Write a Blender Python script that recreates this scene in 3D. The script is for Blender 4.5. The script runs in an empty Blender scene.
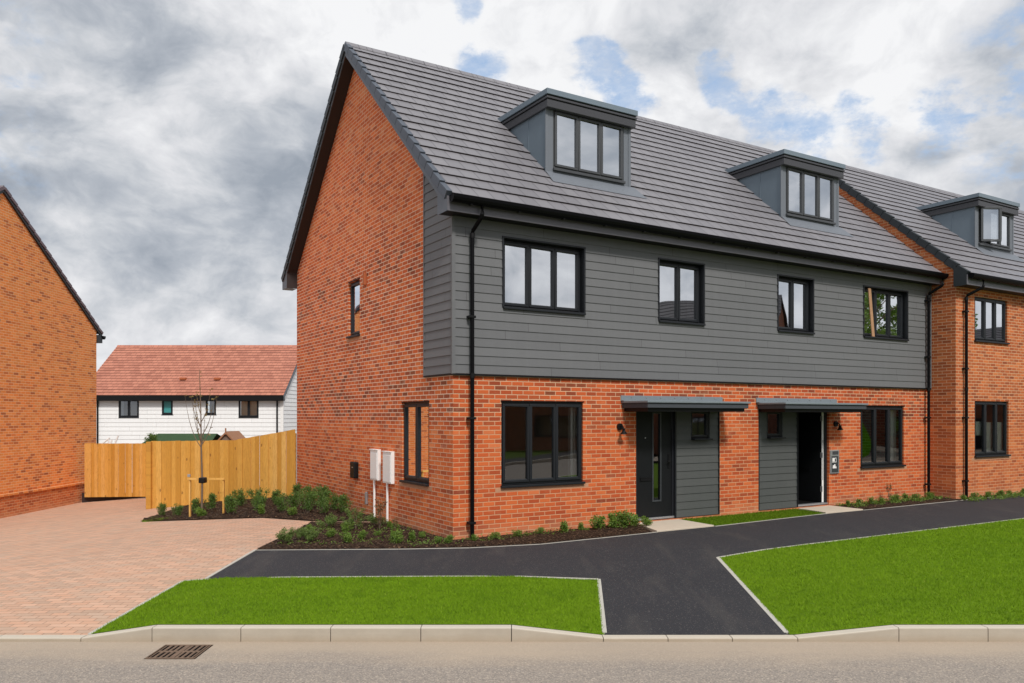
import bpy, math, random
import numpy as np
from mathutils import Vector
random.seed(7); rng = np.random.default_rng(7)
scn = bpy.context.scene
COL = scn.collection
R = math.radians

# ------------------------------------------------------------------ node helpers
class NG:
    def __init__(s, name):
        s.m = bpy.data.materials.new(name); s.m.use_nodes = True
        s.t = s.m.node_tree; s.t.nodes.clear()
        s.out = s.t.nodes.new('ShaderNodeOutputMaterial')
    def n(s, typ, **kw):
        nd = s.t.nodes.new('ShaderNode' + typ)
        for k, v in kw.items():
            if k.startswith('_'): setattr(nd, k[1:], v)
        return nd
    def link(s, a, b): s.t.links.new(a, b)
    def put(s, sock, v):
        if hasattr(v, 'links'): s.t.links.new(v, sock)
        elif isinstance(v, tuple) and len(v) == 3 and sock.type == 'RGBA': sock.default_value = (*v, 1)
        else: sock.default_value = v
    def math(s, op, a, b=None, c=None):
        nd = s.n('Math', _operation=op)
        s.put(nd.inputs[0], a)
        if b is not None: s.put(nd.inputs[1], b)
        if c is not None: s.put(nd.inputs[2], c)
        return nd.outputs[0]
    def mix(s, f, a, b, mode='MIX'):
        nd = s.n('Mix', _data_type='RGBA', _blend_type=mode)
        s.put(nd.inputs[0], f); s.put(nd.inputs[6], a); s.put(nd.inputs[7], b)
        return nd.outputs[2]
    def ramp(s, f, stops, interp='LINEAR'):
        nd = s.n('ValToRGB'); cr = nd.color_ramp; cr.interpolation = interp
        while len(cr.elements) < len(stops): cr.elements.new(0.5)
        for e, (p, c) in zip(cr.elements, stops):
            e.position = p; e.color = (*c, 1) if isinstance(c, tuple) else (c, c, c, 1)
        s.put(nd.inputs[0], f); return nd.outputs[0]
    def noise(s, vec, scale, detail=3, rough=.55):
        nd = s.n('TexNoise'); s.put(nd.inputs['Vector'], vec)
        nd.inputs['Scale'].default_value = scale; nd.inputs['Detail'].default_value = detail
        nd.inputs['Roughness'].default_value = rough; return nd.outputs[0]
    def white(s, vec):
        nd = s.n('TexWhiteNoise', _noise_dimensions='3D'); s.put(nd.inputs['Vector'], vec); return nd.outputs[0]
    def xyz(s, x, y, z=0.0):
        nd = s.n('CombineXYZ'); s.put(nd.inputs[0], x); s.put(nd.inputs[1], y); s.put(nd.inputs[2], z); return nd.outputs[0]
    def sep(s, v):
        nd = s.n('SeparateXYZ'); s.put(nd.inputs[0], v); return nd.outputs
    def uv(s): return s.n('UVMap').outputs[0]
    def obj(s): return s.n('TexCoord').outputs['Object']
    def pos(s): return s.n('NewGeometry').outputs['Position']
    def vmul(s, v, k):
        nd = s.n('VectorMath', _operation='MULTIPLY'); s.put(nd.inputs[0], v); nd.inputs[1].default_value = k; return nd.outputs[0]
    def bump(s, h, strength=.5, dist=.01):
        nd = s.n('Bump'); nd.inputs['Strength'].default_value = strength; nd.inputs['Distance'].default_value = dist
        s.put(nd.inputs['Height'], h); return nd.outputs[0]
    def bsdf(s, col, rough=.8, spec=.4, normal=None, metal=0.0):
        b = s.n('BsdfPrincipled'); s.put(b.inputs['Base Color'], col); s.put(b.inputs['Roughness'], rough)
        b.inputs['Specular IOR Level'].default_value = spec; b.inputs['Metallic'].default_value = metal
        if normal is not None: s.link(normal, b.inputs['Normal'])
        s.link(b.outputs[0], s.out.inputs[0]); return b

def simple(name, col, rough=.6, spec=.4, var=.12, scale=6, metal=0.0, bumpk=0.0, bscale=60):
    g = NG(name); p = g.obj(); n = g.noise(p, scale, 4)
    c = g.mix(n, tuple(x*(1-var) for x in col), tuple(x*(1+var) for x in col))
    nb = g.bump(g.noise(p, bscale, 3), bumpk, .004) if bumpk else None
    g.bsdf(c, rough, spec, nb, metal); return g.m

def brick_mat(name, stops, mortar, bands=.25, bw=.225, bh=.075, dust=.3, jw=.0105, zones=None):
    g = NG(name); s = g.sep(g.uv()); u, v = s[0], s[1]
    wob = g.noise(g.uv(), 14, 4, .6)
    vv = g.math('DIVIDE', g.math('ADD', v, g.math('MULTIPLY', g.math('SUBTRACT', wob, .5), .006)), bh)
    row = g.math('FLOOR', vv)
    off = g.math('MULTIPLY', g.math('MODULO', g.math('ABSOLUTE', row), 2.0), .5)
    uu = g.math('ADD', g.math('DIVIDE', g.math('ADD', u, g.math('MULTIPLY', g.math('SUBTRACT', wob, .5), .006)), bw), off)
    col = g.math('FLOOR', uu); fu = g.math('FRACT', uu); fv = g.math('FRACT', vv)
    def edge(f, w):   # distance from joint, smooth 0..1
        a = g.math('ABSOLUTE', g.math('SUBTRACT', f, .5)); a = g.math('SUBTRACT', .5, a)
        nd = g.n('MapRange', _interpolation_type='SMOOTHSTEP'); g.put(nd.inputs[0], a)
        nd.inputs[1].default_value = w*.35; nd.inputs[2].default_value = w*.75; return nd.outputs[0]
    m = g.math('MINIMUM', edge(fu, jw/bw), edge(fv, jw/bh))      # 1 = brick
    cell = g.xyz(col, row, 3.0); w = g.white(cell)
    w2 = g.white(g.xyz(row, col, 9.0))
    big = g.noise(g.vmul(g.uv(), (.35, 1.1, 1)), 1.3, 4, .6)
    rowb = g.noise(g.xyz(g.math('MULTIPLY', u, .12), g.math('MULTIPLY', row, .12), 5.0), 3.0, 3, .7)
    sel = g.math('ADD', g.math('MULTIPLY', w, 1-bands), g.math('MULTIPLY', g.math('ADD', big, rowb), bands*.5))
    if zones:
        zr_ = g.ramp(g.math('ADD', g.math('DIVIDE', v, 10.0), g.math('MULTIPLY', g.math('SUBTRACT', g.noise(g.vmul(g.uv(), (.3, .8, 1)), 1.6, 3), .5), .05)), zones)
        sel = g.math('ADD', sel, g.math('SUBTRACT', zr_, .5))
    c = g.ramp(sel, stops)
    fine = g.noise(g.uv(), 70, 3, .7)
    blot = g.noise(g.uv(), 16, 3, .6)
    c = g.mix(g.math('MULTIPLY', fine, .30), c, g.mix(w2, (.28, .07, .03), (.72, .19, .06)))
    c = g.mix(g.math('MULTIPLY', blot, .28), c, g.mix(w2, (.20, .055, .03), (.75, .20, .06)))
    mc = g.mix(g.noise(g.uv(), 2.2, 4), tuple(x*.8 for x in mortar), tuple(min(1, x*1.15) for x in mortar))
    sm = g.noise(g.vmul(g.uv(), (1, 1.4, 1)), 2.6, 6, .7)        # smeared mortar / efflorescence
    smr = g.n('MapRange'); g.put(smr.inputs[0], sm); smr.inputs[1].default_value = .56; smr.inputs[2].default_value = .78
    c = g.mix(g.math('MULTIPLY', g.math('MULTIPLY', smr.outputs[0], fine), dust), c, mc)
    if zones:   # pale splash zone above the ground, faint vertical runs
        sp = g.n('MapRange', _interpolation_type='SMOOTHSTEP'); g.put(sp.inputs[0], g.math('ADD', v, g.math('MULTIPLY', g.noise(g.uv(), 3.0, 4), .25)))
        sp.inputs[1].default_value = .42; sp.inputs[2].default_value = .10
        c = g.mix(g.math('MULTIPLY', sp.outputs[0], .42), c, (.62, .34, .20))
        run = g.n('MapRange'); g.put(run.inputs[0], g.noise(g.vmul(g.uv(), (2.6, .22, 1)), 1.5, 5, .7)); run.inputs[1].default_value = .55; run.inputs[2].default_value = .8
        c = g.mix(g.math('MULTIPLY', run.outputs[0], .30), c, (.30, .10, .05))
    if zones:
        mz = g.ramp(g.math('ADD', g.math('DIVIDE', v, 10.0), g.math('MULTIPLY', g.math('SUBTRACT', g.noise(g.uv(), .9, 3), .5), .06)), [(.0, .55), (.17, .60), (.21, .0), (.45, .0), (.6, .35), (.9, .45)])
        mc = g.mix(mz, mc, (.62, .30, .15))
    colr = g.mix(m, mc, c)
    h = g.math('ADD', m, g.math('MULTIPLY', fine, .35))
    g.bsdf(colr, .9, .2, g.bump(h, .6, .006)); return g.m

def tile_mat(name, c1, c2, joint, tw=.30, L=.33, rough=.55, spec=.45, ws=1.0):
    g = NG(name); s = g.sep(g.uv()); u, v = s[0], s[1]
    row = g.math('FLOOR', g.math('DIVIDE', g.math('ADD', v, .0005), L))
    off = g.math('MULTIPLY', g.math('MODULO', g.math('ABSOLUTE', row), 2.0), .5)
    uu = g.math('ADD', g.math('DIVIDE', u, tw), off); col = g.math('FLOOR', uu); fu = g.math('FRACT', uu)
    a = g.math('SUBTRACT', .5, g.math('ABSOLUTE', g.math('SUBTRACT', fu, .5)))
    nd = g.n('MapRange'); g.put(nd.inputs[0], a); nd.inputs[1].default_value = .004/tw; nd.inputs[2].default_value = .013/tw
    w = g.white(g.xyz(col, row, 1.0))
    big = g.noise(g.uv(), .8, 4)
    c = g.mix(g.math('ADD', g.math('MULTIPLY', w, ws), g.math('MULTIPLY', big, 1-ws*.5)), c1, c2)
    fine = g.noise(g.uv(), 60, 3, .7); c = g.mix(g.math('MULTIPLY', fine, .25), c, c2)
    c = g.mix(nd.outputs[0], joint, c)
    g.bsdf(c, rough, spec, g.bump(g.math('ADD', nd.outputs[0], g.math('MULTIPLY', fine, .25)), .4, .004)); return g.m

def board_mat(name, c1, c2, pitch=.15, rough=.6, joint=True):
    g = NG(name); s = g.sep(g.uv()); u, v = s[0], s[1]
    row = g.math('FLOOR', g.math('DIVIDE', g.math('ADD', v, .001), pitch))
    sh = g.math('MULTIPLY', g.white(g.xyz(row, 2.0, 4.0)), 3.6)
    uu = g.math('DIVIDE', g.math('ADD', u, sh), 3.0); col = g.math('FLOOR', uu); fu = g.math('FRACT', uu)
    w = g.white(g.xyz(col, row, 8.0))
    gr = g.noise(g.vmul(g.uv(), (3, 60, 1)), 1.5, 4, .6)
    c = g.mix(g.math('MULTIPLY_ADD', w, .55, g.math('MULTIPLY', g.noise(g.uv(), 1.2, 4), .3)), c1, c2)
    c = g.mix(g.math('MULTIPLY', gr, .3), c, c2)
    if joint:
        j = g.math('LESS_THAN', fu, .0024); c = g.mix(j, c, tuple(x*.3 for x in c1))
    # rain streaks
    st = g.noise(g.vmul(g.uv(), (5, .25, 1)), 1.6, 5, .65)
    c = g.mix(g.math('MULTIPLY', st, .22), c, tuple(x*1.6 for x in c2))
    g.bsdf(c, rough, .35, g.bump(gr, .15, .003)); return g.m

M = {}
STO = [(.18, (.15, .042, .026)), (.32, (.33, .062, .027)), (.45, (.52, .085, .026)), (.62, (.64, .122, .034)), (.78, (.69, .160, .048)), (.92, (.66, .23, .11))]
ZON = [(.0, .56), (.18, .60), (.20, .43), (.28, .44), (.31, .55), (.44, .50), (.50, .44), (.55, .58), (.8, .62)]
M['brick_a'] = brick_mat('brick_red_orange', STO, (.68, .44, .28), bands=.5, jw=.0116, dust=.5, zones=ZON)
M['brick_a_lit'] = brick_mat('brick_red_orange_lit', [(p, tuple(min(.85, x*k) for x, k in zip(c, (1.20, 1.42, 1.46)))) for p, c in STO], (.86, .66, .50), bands=.5, jw=.0124, dust=.9, zones=ZON)  # front brick brightened: light the gable lacks put into the colour; paler mortar
M['brick_b'] = brick_mat('brick_orange', [(.12, (.16, .05, .03)), (.28, (.33, .085, .035)), (.5, (.50, .13, .045)), (.75, (.62, .19, .065)), (.92, (.64, .25, .10))], (.70, .45, .28), jw=.011, bands=.45, zones=ZON)
M['brick_c'] = brick_mat('brick_pale_orange', [(.12, (.27, .085, .04)), (.25, (.58, .18, .055)), (.38, (.84, .27, .065)), (.75, (.88, .33, .09)), (.92, (.88, .39, .13))], (.84, .56, .33), jw=.009, dust=.15, bands=.35)
M['brick_pale'] = simple('buff_cut_brick', (.52, .27, .16), .9, .2, .2, 12)
M['brick_dark'] = brick_mat('brick_brown', [(.1, (.07, .03, .02)), (.5, (.13, .05, .03)), (.9, (.18, .08, .05))], (.2, .15, .12))
M['tile_grey'] = tile_mat('roof_tile_grey', (.175, .170, .187), (.222, .215, .233), (.10, .095, .107), rough=.45, spec=.5)
M['tile_red'] = tile_mat('roof_tile_red', (.33, .115, .075), (.52, .205, .135), (.22, .09, .07), rough=.7)
M['tile_dark'] = tile_mat('roof_tile_dark', (.03, .028, .03), (.05, .045, .05), (.02, .02, .02))
M['clad'] = board_mat('grey_weatherboard', (.120, .123, .131), (.158, .161, .169))
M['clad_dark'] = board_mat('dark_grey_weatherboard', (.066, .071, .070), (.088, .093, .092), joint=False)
M['white_board'] = board_mat('white_weatherboard', (.78, .785, .79), (.86, .865, .87), .24)
M['upvc'] = simple('anthracite_frame', (.015, .017, .021), .42, .35, .1)
M['upvc_edge'] = simple('anthracite_frame_light', (.045, .05, .057), .35, .5, .1)
M['black'] = simple('black_plastic', (.006, .006, .007), .5, .25, .1)
M['gutter'] = simple('gutter_black', (.003, .003, .004), .45, .12, .1)
M['fascia'] = simple('fascia_grey', (.12, .115, .135), .4, .5, .06, 3)
M['barge'] = simple('bargeboard_grey', (.105, .118, .14), .45, .5, .08, 3)
M['vergecap'] = simple('verge_cap_grey', (.085, .10, .128), .55, .4, .15, 3)
M['vergedark'] = simple('verge_cap_dark', (.03, .036, .042), .55, .4, .15, 3)
M['soffit'] = simple('soffit_dark', (.035, .026, .025), .6, .3, .1)
M['zinc'] = simple('dormer_grey_blue', (.165, .21, .255), .45, .45, .07, 2)
M['zinc_front'] = simple('dormer_face_grey', (.16, .177, .205), .5, .4, .07, 2)
M['zinc_dark'] = simple('dormer_fascia_dark', (.055, .056, .064), .45, .45, .07, 2)
M['zinc_lite'] = simple('canopy_flashing', (.20, .235, .26), .42, .5, .1, 5)
M['canopy'] = simple('canopy_grey', (.066, .074, .086), .6, .25, .1, 4)
M['door'] = simple('door_black', (.008, .009, .0105), .5, .25, .1, 5)
M['white'] = simple('white_plastic', (.88, .87, .86), .45, .4, .03)
M['plaster'] = simple('white_plaster', (.66, .64, .58), .8, .2, .05)
M['inner'] = simple('room_wall', (.46, .37, .27), .9, .1, .2, 1.5)
M['innerl'] = simple('curtain_cream', (.42, .40, .34), .9, .1, .1, 1.5)
M['innerfloor'] = simple('room_floor', (.09, .06, .04), .8, .2, .2)
M['steel'] = simple('galvanised_steel', (.42, .43, .45), .4, .5, .12, 20, .6)
def kerbm():
    g = NG('kerb_concrete'); p = g.pos(); s_ = g.sep(p)
    c = g.mix(g.noise(p, 2.4, 7, .7), (.36, .315, .25), (.60, .54, .45))
    c = g.mix(g.math('MULTIPLY', g.noise(g.vmul(p, (1.2, 4, 9)), 2.2, 6, .7), .7), c, (.36, .32, .27))
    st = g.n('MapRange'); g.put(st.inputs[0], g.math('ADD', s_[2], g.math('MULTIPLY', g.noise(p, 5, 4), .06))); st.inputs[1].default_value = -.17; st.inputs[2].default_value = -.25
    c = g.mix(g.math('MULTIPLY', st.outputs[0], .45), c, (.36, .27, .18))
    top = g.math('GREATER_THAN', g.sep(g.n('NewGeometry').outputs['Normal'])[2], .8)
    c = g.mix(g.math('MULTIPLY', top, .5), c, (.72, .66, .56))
    g.bsdf(c, .9, .2, g.bump(g.noise(p, 120, 3), .35, .004)); return g.m
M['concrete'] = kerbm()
M['edging'] = simple('edging_concrete', (.50, .48, .43), .9, .2, .15, 9)
M['slab'] = simple('door_slab', (.60, .52, .42), .9, .2, .08, 5, bumpk=.2)
M['stake'] = simple('stake_wood', (.52, .27, .065), .8, .2, .2, 12)
M['plank'] = simple('bare_plank', (.45, .26, .15), .8, .2, .2, 12)
M['bark'] = simple('young_bark', (.16, .12, .09), .9, .2, .3, 20)
M['iron'] = simple('rusty_iron', (.20, .135, .095), .8, .3, .5, 30, .2, .3)
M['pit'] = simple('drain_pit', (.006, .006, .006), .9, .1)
M['felt'] = simple('green_felt', (.045, .085, .04), .9, .2, .25, 6)
M['shedwood'] = simple('shed_wood', (.33, .17, .10), .85, .2, .2, 9)
M['banner'] = simple('green_fabric', (.16, .42, .03), .8, .2, .1)
M['grille'] = simple('terracotta', (.40, .12, .05), .8, .2)

def glass_mat(name, refl, tint):
    g = NG(name)
    gl = g.n('BsdfGlossy'); gl.inputs['Roughness'].default_value = .012; gl.inputs['Color'].default_value = (.93, .96, 1, 1)
    nz = g.noise(g.obj(), 1.1, 1)
    g.link(g.bump(nz, .05, .05), gl.inputs['Normal'])
    tr = g.n('BsdfTransparent'); tr.inputs['Color'].default_value = (*tint, 1)
    fr = g.n('Fresnel'); fr.inputs['IOR'].default_value = 1.52
    f = g.math('MINIMUM', 1.0, g.math('ADD', refl, g.math('MULTIPLY', fr.outputs[0], 1.2)))
    mx = g.n('MixShader'); g.put(mx.inputs[0], f); g.link(tr.outputs[0], mx.inputs[1]); g.link(gl.outputs[0], mx.inputs[2])
    g.link(mx.outputs[0], g.out.inputs[0]); return g.m
M['glass'] = glass_mat('window_glass', .13, (.86, .89, .87))
M['glass_coat'] = glass_mat('coated_window_glass', .66, (.60, .64, .64))
M['glass_teal'] = simple('teal_blind', (.06, .30, .30), .3, .5)

def fence_mat():
    g = NG('timber_boards'); s = g.sep(g.uv()); u, v = s[0], s[1]
    w = g.white(g.xyz(g.math('FLOOR', u), 1.0, 2.0)); w2 = g.white(g.xyz(g.math('FLOOR', u), 5.0, 7.0))
    loc = g.xyz(g.math('MULTIPLY', g.math('FRACT', u), .12), v, g.math('MULTIPLY', w, 20))
    warp = g.noise(g.vmul(loc, (14, 1.0, 1)), 2.0, 4, .6)
    rings = g.math('SINE', g.math('MULTIPLY', warp, 34))
    c = g.ramp(w, [(0, (.56, .27, .04)), (.35, (.66, .335, .06)), (.7, (.74, .40, .085)), (1, (.80, .47, .14))])
    c = g.mix(g.math('MULTIPLY', g.math('MAXIMUM', rings, 0.0), .42), c, (.40, .18, .03))
    vor = g.n('TexVoronoi', _feature='F1'); g.put(vor.inputs['Vector'], g.vmul(loc, (6, 2.4, 1))); vor.inputs['Scale'].default_value = 1.0
    k = g.math('LESS_THAN', vor.outputs['Distance'], .10)
    c = g.mix(g.math('MULTIPLY', k, .7), c, (.16, .06, .02))
    c = g.mix(g.math('MULTIPLY', g.noise(loc, 3, 4), .3), c, (.42, .22, .06))
    g.bsdf(c, .8, .25, g.bump(warp, .15, .004)); return g.m
M['fence'] = fence_mat()

def tarmac():
    g = NG('tarmac_black'); p = g.pos()
    v = g.n('TexVoronoi'); g.put(v.inputs['Vector'], p); v.inputs['Scale'].default_value = 110
    f = g.noise(p, 240, 2, .8); b = g.noise(p, .9, 5, .6)
    c = g.mix(f, (.012, .0125, .016), (.044, .045, .052))
    c = g.mix(g.math('MULTIPLY', b, .35), c, (.058, .056, .062))
    wn = g.white(g.vmul(v.outputs['Position'], (1, 1, 1)))
    c = g.mix(g.math('MULTIPLY', g.math('GREATER_THAN', wn, .965), .7), c, (.17, .16, .15))
    mk = g.n('MapRange'); g.put(mk.inputs[0], g.noise(g.vmul(p, (2.2, .5, 1)), 1.1, 6, .65)); mk.inputs[1].default_value = .52; mk.inputs[2].default_value = .75
    c = g.mix(g.math('MULTIPLY', mk.outputs[0], .55), c, (.085, .078, .072))
    g.bsdf(c, .8, .35, g.bump(g.math('ADD', f, v.outputs['Distance']), .7, .006)); return g.m
M['tarmac'] = tarmac()
def roadm():
    g = NG('road_asphalt'); p = g.pos(); s = g.sep(p)
    v = g.n('TexVoronoi'); g.put(v.inputs['Vector'], p); v.inputs['Scale'].default_value = 75
    wn = g.white(v.outputs['Position']); f = g.noise(p, 150, 2, .8)
    c = g.ramp(wn, [(0, (.19, .165, .145)), (.3, (.29, .253, .22)), (.7, (.365, .318, .272)), (.9, (.47, .39, .31)), (1, (.62, .53, .43))])
    c = g.mix(g.math('MULTIPLY', f, .5), c, (.30, .268, .24))
    dust = g.n('MapRange'); g.put(dust.inputs[0], g.math('ADD', s[1], g.math('MULTIPLY', g.noise(g.vmul(p, (.5, 2, 1)), 1.4, 5), 1.0)))
    dust.inputs[1].default_value = 7.85; dust.inputs[2].default_value = 8.45
    c = g.mix(g.math('MULTIPLY', dust.outputs[0], .8), c, (.50, .40, .30))
    c = g.mix(g.math('MULTIPLY', g.noise(p, .7, 5, .65), .4), c, (.27, .24, .215))
    g.bsdf(c, .92, .2, g.bump(v.outputs['Distance'], .5, .006)); return g.m
M['road'] = roadm()
M['paving'] = brick_mat('block_paving', [(.1, (.54, .40, .295)), (.35, (.585, .445, .335)), (.6, (.62, .48, .365)), (.9, (.67, .535, .415))], (.33, .21, .15), .5, .2, .1, .4, .0075)
def soilm():
    g = NG('bark_soil'); p = g.pos(); v = g.n('TexVoronoi'); g.put(v.inputs['Vector'], p); v.inputs['Scale'].default_value = 38
    wn = g.white(v.outputs['Position'])
    c = g.ramp(wn, [(0, (.018, .010, .007)), (.5, (.045, .026, .017)), (.85, (.075, .045, .028)), (1, (.20, .125, .075))])
    g.bsdf(c, .95, .15, g.bump(g.math('ADD', v.outputs['Distance'], g.noise(p, 60, 4)), 1.0, .03)); return g.m
M['soil'] = soilm()
def grassm(name, k=1.0):
    g = NG(name); p = g.pos(); n1 = g.noise(p, .9, 5, .6); n2 = g.noise(p, 45, 3, .7); n3 = g.noise(p, 5, 4, .65)
    r = g.n('NewGeometry').outputs['Random Per Island']
    c = g.mix(g.math('ADD', g.math('MULTIPLY', n2, .5), g.math('MULTIPLY', r, .5)), (.072*k, .155*k, .0035*k), (.200*k, .365*k, .010*k))
    c = g.mix(g.math('MULTIPLY', n1, .6), c, (.245*k, .385*k, .012*k))
    dk = g.n('MapRange'); g.put(dk.inputs[0], n3); dk.inputs[1].default_value = .52; dk.inputs[2].default_value = .72
    c = g.mix(g.math('MULTIPLY', dk.outputs[0], .45), c, (.07*k, .15*k, .006*k))
    dry = g.math('GREATER_THAN', r, .985); c = g.mix(g.math('MULTIPLY', dry, .4), c, (.42*k, .38*k, .10*k))
    g.bsdf(c, .8, .15, g.bump(n2, .5, .02)); return g.m
M['turf'] = grassm('turf', .75)
M['blade_dark'] = grassm('grass_blade_dark', .55)
M['turf_far'] = grassm('turf_far', .35)
M['blade'] = grassm('grass_blade', 1.0)
M['rough_ground'] = simple('bare_earth', (.22, .18, .145), .95, .1, .3, .8)
def leafm(name, a, b):
    g = NG(name); oi = g.n('NewGeometry'); w = g.noise(g.vmul(g.pos(), (1, 1, 1)), 22, 2)
    r = oi.outputs['Random Per Island']
    c = g.mix(g.math('ADD', g.math('MULTIPLY', r, .7), g.math('MULTIPLY', w, .3)), a, b)
    pb = g.n('BsdfPrincipled'); g.put(pb.inputs['Base Color'], c); pb.inputs['Roughness'].default_value = .5
    tl = g.n('BsdfTranslucent'); g.put(tl.inputs['Color'], c)
    mx = g.n('MixShader'); mx.inputs[0].default_value = .3; g.link(pb.outputs[0], mx.inputs[1]); g.link(tl.outputs[0], mx.inputs[2])
    g.link(mx.outputs[0], g.out.inputs[0]); return g.m
M['leaf_dark'] = leafm('leaf_dark', (.055, .12, .018), (.17, .28, .05))
M['leaf_mid'] = leafm('leaf_mid', (.07, .15, .018), (.24, .36, .055))
M['leaf_grey'] = leafm('leaf_greyish', (.07, .14, .028), (.24, .33, .08))
M['leaf_red'] = leafm('leaf_reddish', (.10, .09, .03), (.26, .13, .05))
M['bud'] = leafm('bud_leaf', (.20, .13, .04), (.32, .26, .08))

# ------------------------------------------------------------------ mesh builder
class MB:
    def __init__(s): s.v = []; s.f = []; s.uv = []; s.mi = []
    def face(s, pts, uv=None, mi=0):
        i = len(s.v); s.v += [tuple(p) for p in pts]; s.f.append(tuple(range(i, i+len(pts))))
        s.uv.append(uv if uv else [(p[0], p[1]) for p in pts]); s.mi.append(mi)
    def box(s, Mp, s0, s1, z0, z1, d0, d1, mi=0, skip=()):
        """box in (s, z, d) space through the mapping Mp"""
        def q(a, b, c, e, uv): s.face([Mp(*a), Mp(*b), Mp(*c), Mp(*e)], uv, mi)
        for d, k in ((d0, 'f'), (d1, 'b')):
            if k not in skip: q((s0, z0, d), (s1, z0, d), (s1, z1, d), (s0, z1, d), [(s0, z0), (s1, z0), (s1, z1), (s0, z1)])
        for sv, k in ((s0, 'l'), (s1, 'r')):
            if k not in skip: q((sv, z0, d0), (sv, z0, d1), (sv, z1, d1), (sv, z1, d0), [(sv+d0, z0), (sv+d1, z0), (sv+d1, z1), (sv+d0, z1)])
        for z, k in ((z0, 'd'), (z1, 'u')):
            if k not in skip: q((s0, z, d0), (s1, z, d0), (s1, z, d1), (s0, z, d1), [(s0, z+d0), (s1, z+d0), (s1, z+d1), (s0, z+d1)])
    def tube(s, path, r, n=10, mi=0, caps=True):
        path = [Vector(p) for p in path]; rings = []
        rr = r if isinstance(r, (list, tuple)) else [r]*len(path)
        for i, p in enumerate(path):
            t = (path[min(i+1, len(path)-1)] - path[max(i-1, 0)]).normalized()
            a = t.cross(Vector((0, 0, 1)))
            if a.length < .05: a = t.cross(Vector((1, 0, 0)))
            a.normalize(); b = t.cross(a)
            rings.append([p + a*math.cos(2*math.pi*k/n)*rr[i] + b*math.sin(2*math.pi*k/n)*rr[i] for k in range(n)])
        base = len(s.v)
        for ring in rings: s.v += [tuple(p) for p in ring]
        for i in range(len(rings)-1):
            for k in range(n):
                a = base+i*n+k; b = base+i*n+(k+1) % n
                s.f.append((a, b, b+n, a+n)); s.uv.append([(0, 0)]*4); s.mi.append(mi)
        if caps:
            for i in (0, len(rings)-1):
                s.f.append(tuple(base+i*n+k for k in range(n))); s.uv.append([(0, 0)]*n); s.mi.append(mi)
    def build(s, name, mats, parent=None, smooth=False, bevel=0, norm=True, loc=None):
        me = bpy.data.meshes.new(name); me.from_pydata(s.v, [], s.f)
        uvl = me.uv_layers.new(name='UVMap')
        uvl.data.foreach_set('uv', [c for f in s.uv for p in f for c in p])
        for m in (mats if isinstance(mats, list) else [mats]): me.materials.append(m)
        if any(s.mi): me.polygons.foreach_set('material_index', s.mi)
        if smooth: me.polygons.foreach_set('use_smooth', [True]*len(s.f))
        me.update()
        if norm or bevel:
            import bmesh
            bm = bmesh.new(); bm.from_mesh(me)
            bmesh.ops.remove_doubles(bm, verts=bm.verts, dist=1e-5)
            bmesh.ops.recalc_face_normals(bm, faces=bm.faces); bm.to_mesh(me); bm.free()
        o = bpy.data.objects.new(name, me); COL.objects.link(o)
        if bevel:
            b = o.modifiers.new('bevel', 'BEVEL'); b.width = bevel; b.segments = 2; b.limit_method = 'ANGLE'
        if parent: o.parent = parent
        if loc: o.location = loc
        return o

def tag(o, label=None, cat=None, group=None, kind=None):
    if label: o['label'] = label
    if cat: o['category'] = cat
    if group: o['group'] = group
    if kind: o['kind'] = kind
    return o
def empty(name, loc=(0, 0, 0), rz=0, label=None, cat=None, group=None):
    o = bpy.data.objects.new(name, None); COL.objects.link(o); o.location = loc; o.rotation_euler = (0, 0, rz)
    o.empty_display_size = .2
    return tag(o, label, cat, group)
def children(o): return [c for c in bpy.data.objects if c.parent == o]
def copy_tree(o, parent=None):
    c = o.copy(); COL.objects.link(c); c.parent = parent
    for ch in children(o): copy_tree(ch, c)
    return c
ident = lambda s, z, d: (s, d, z)

# ------------------------------------------------------------------ terrain
TH = math.atan2(.52276852, .85247468)
U = Vector((.85247468, .52276852, 0)); V = Vector((-.52276852, .85247468, 0)); C0 = Vector((-.96124, 13.05815, 0))
def W(u, v, z=0): p = C0 + U*u + V*v; return Vector((p.x, p.y, z))
HX = [(-200, -.245), (-4.42, -.245), (-3.69, -.14), (-.005, -.14), (.937, -.245), (2.93, -.245), (3.966, -.14), (200, -.14)]
def kh(x): return float(np.interp(x, [a for a, b in HX], [b for a, b in HX]))
def gz(x, y):
    if y < 8.34: return kh(x)
    t = min(1, max(0, (y-8.35)/4)); gb = -.085*min(9, max(0, -5-x))
    fr = min(1, max(0, (y-27)/13)); gb -= 1.6*fr*min(1, max(0, (-3-x)/5))
    return kh(x)*(1-t) + t*gb

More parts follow.
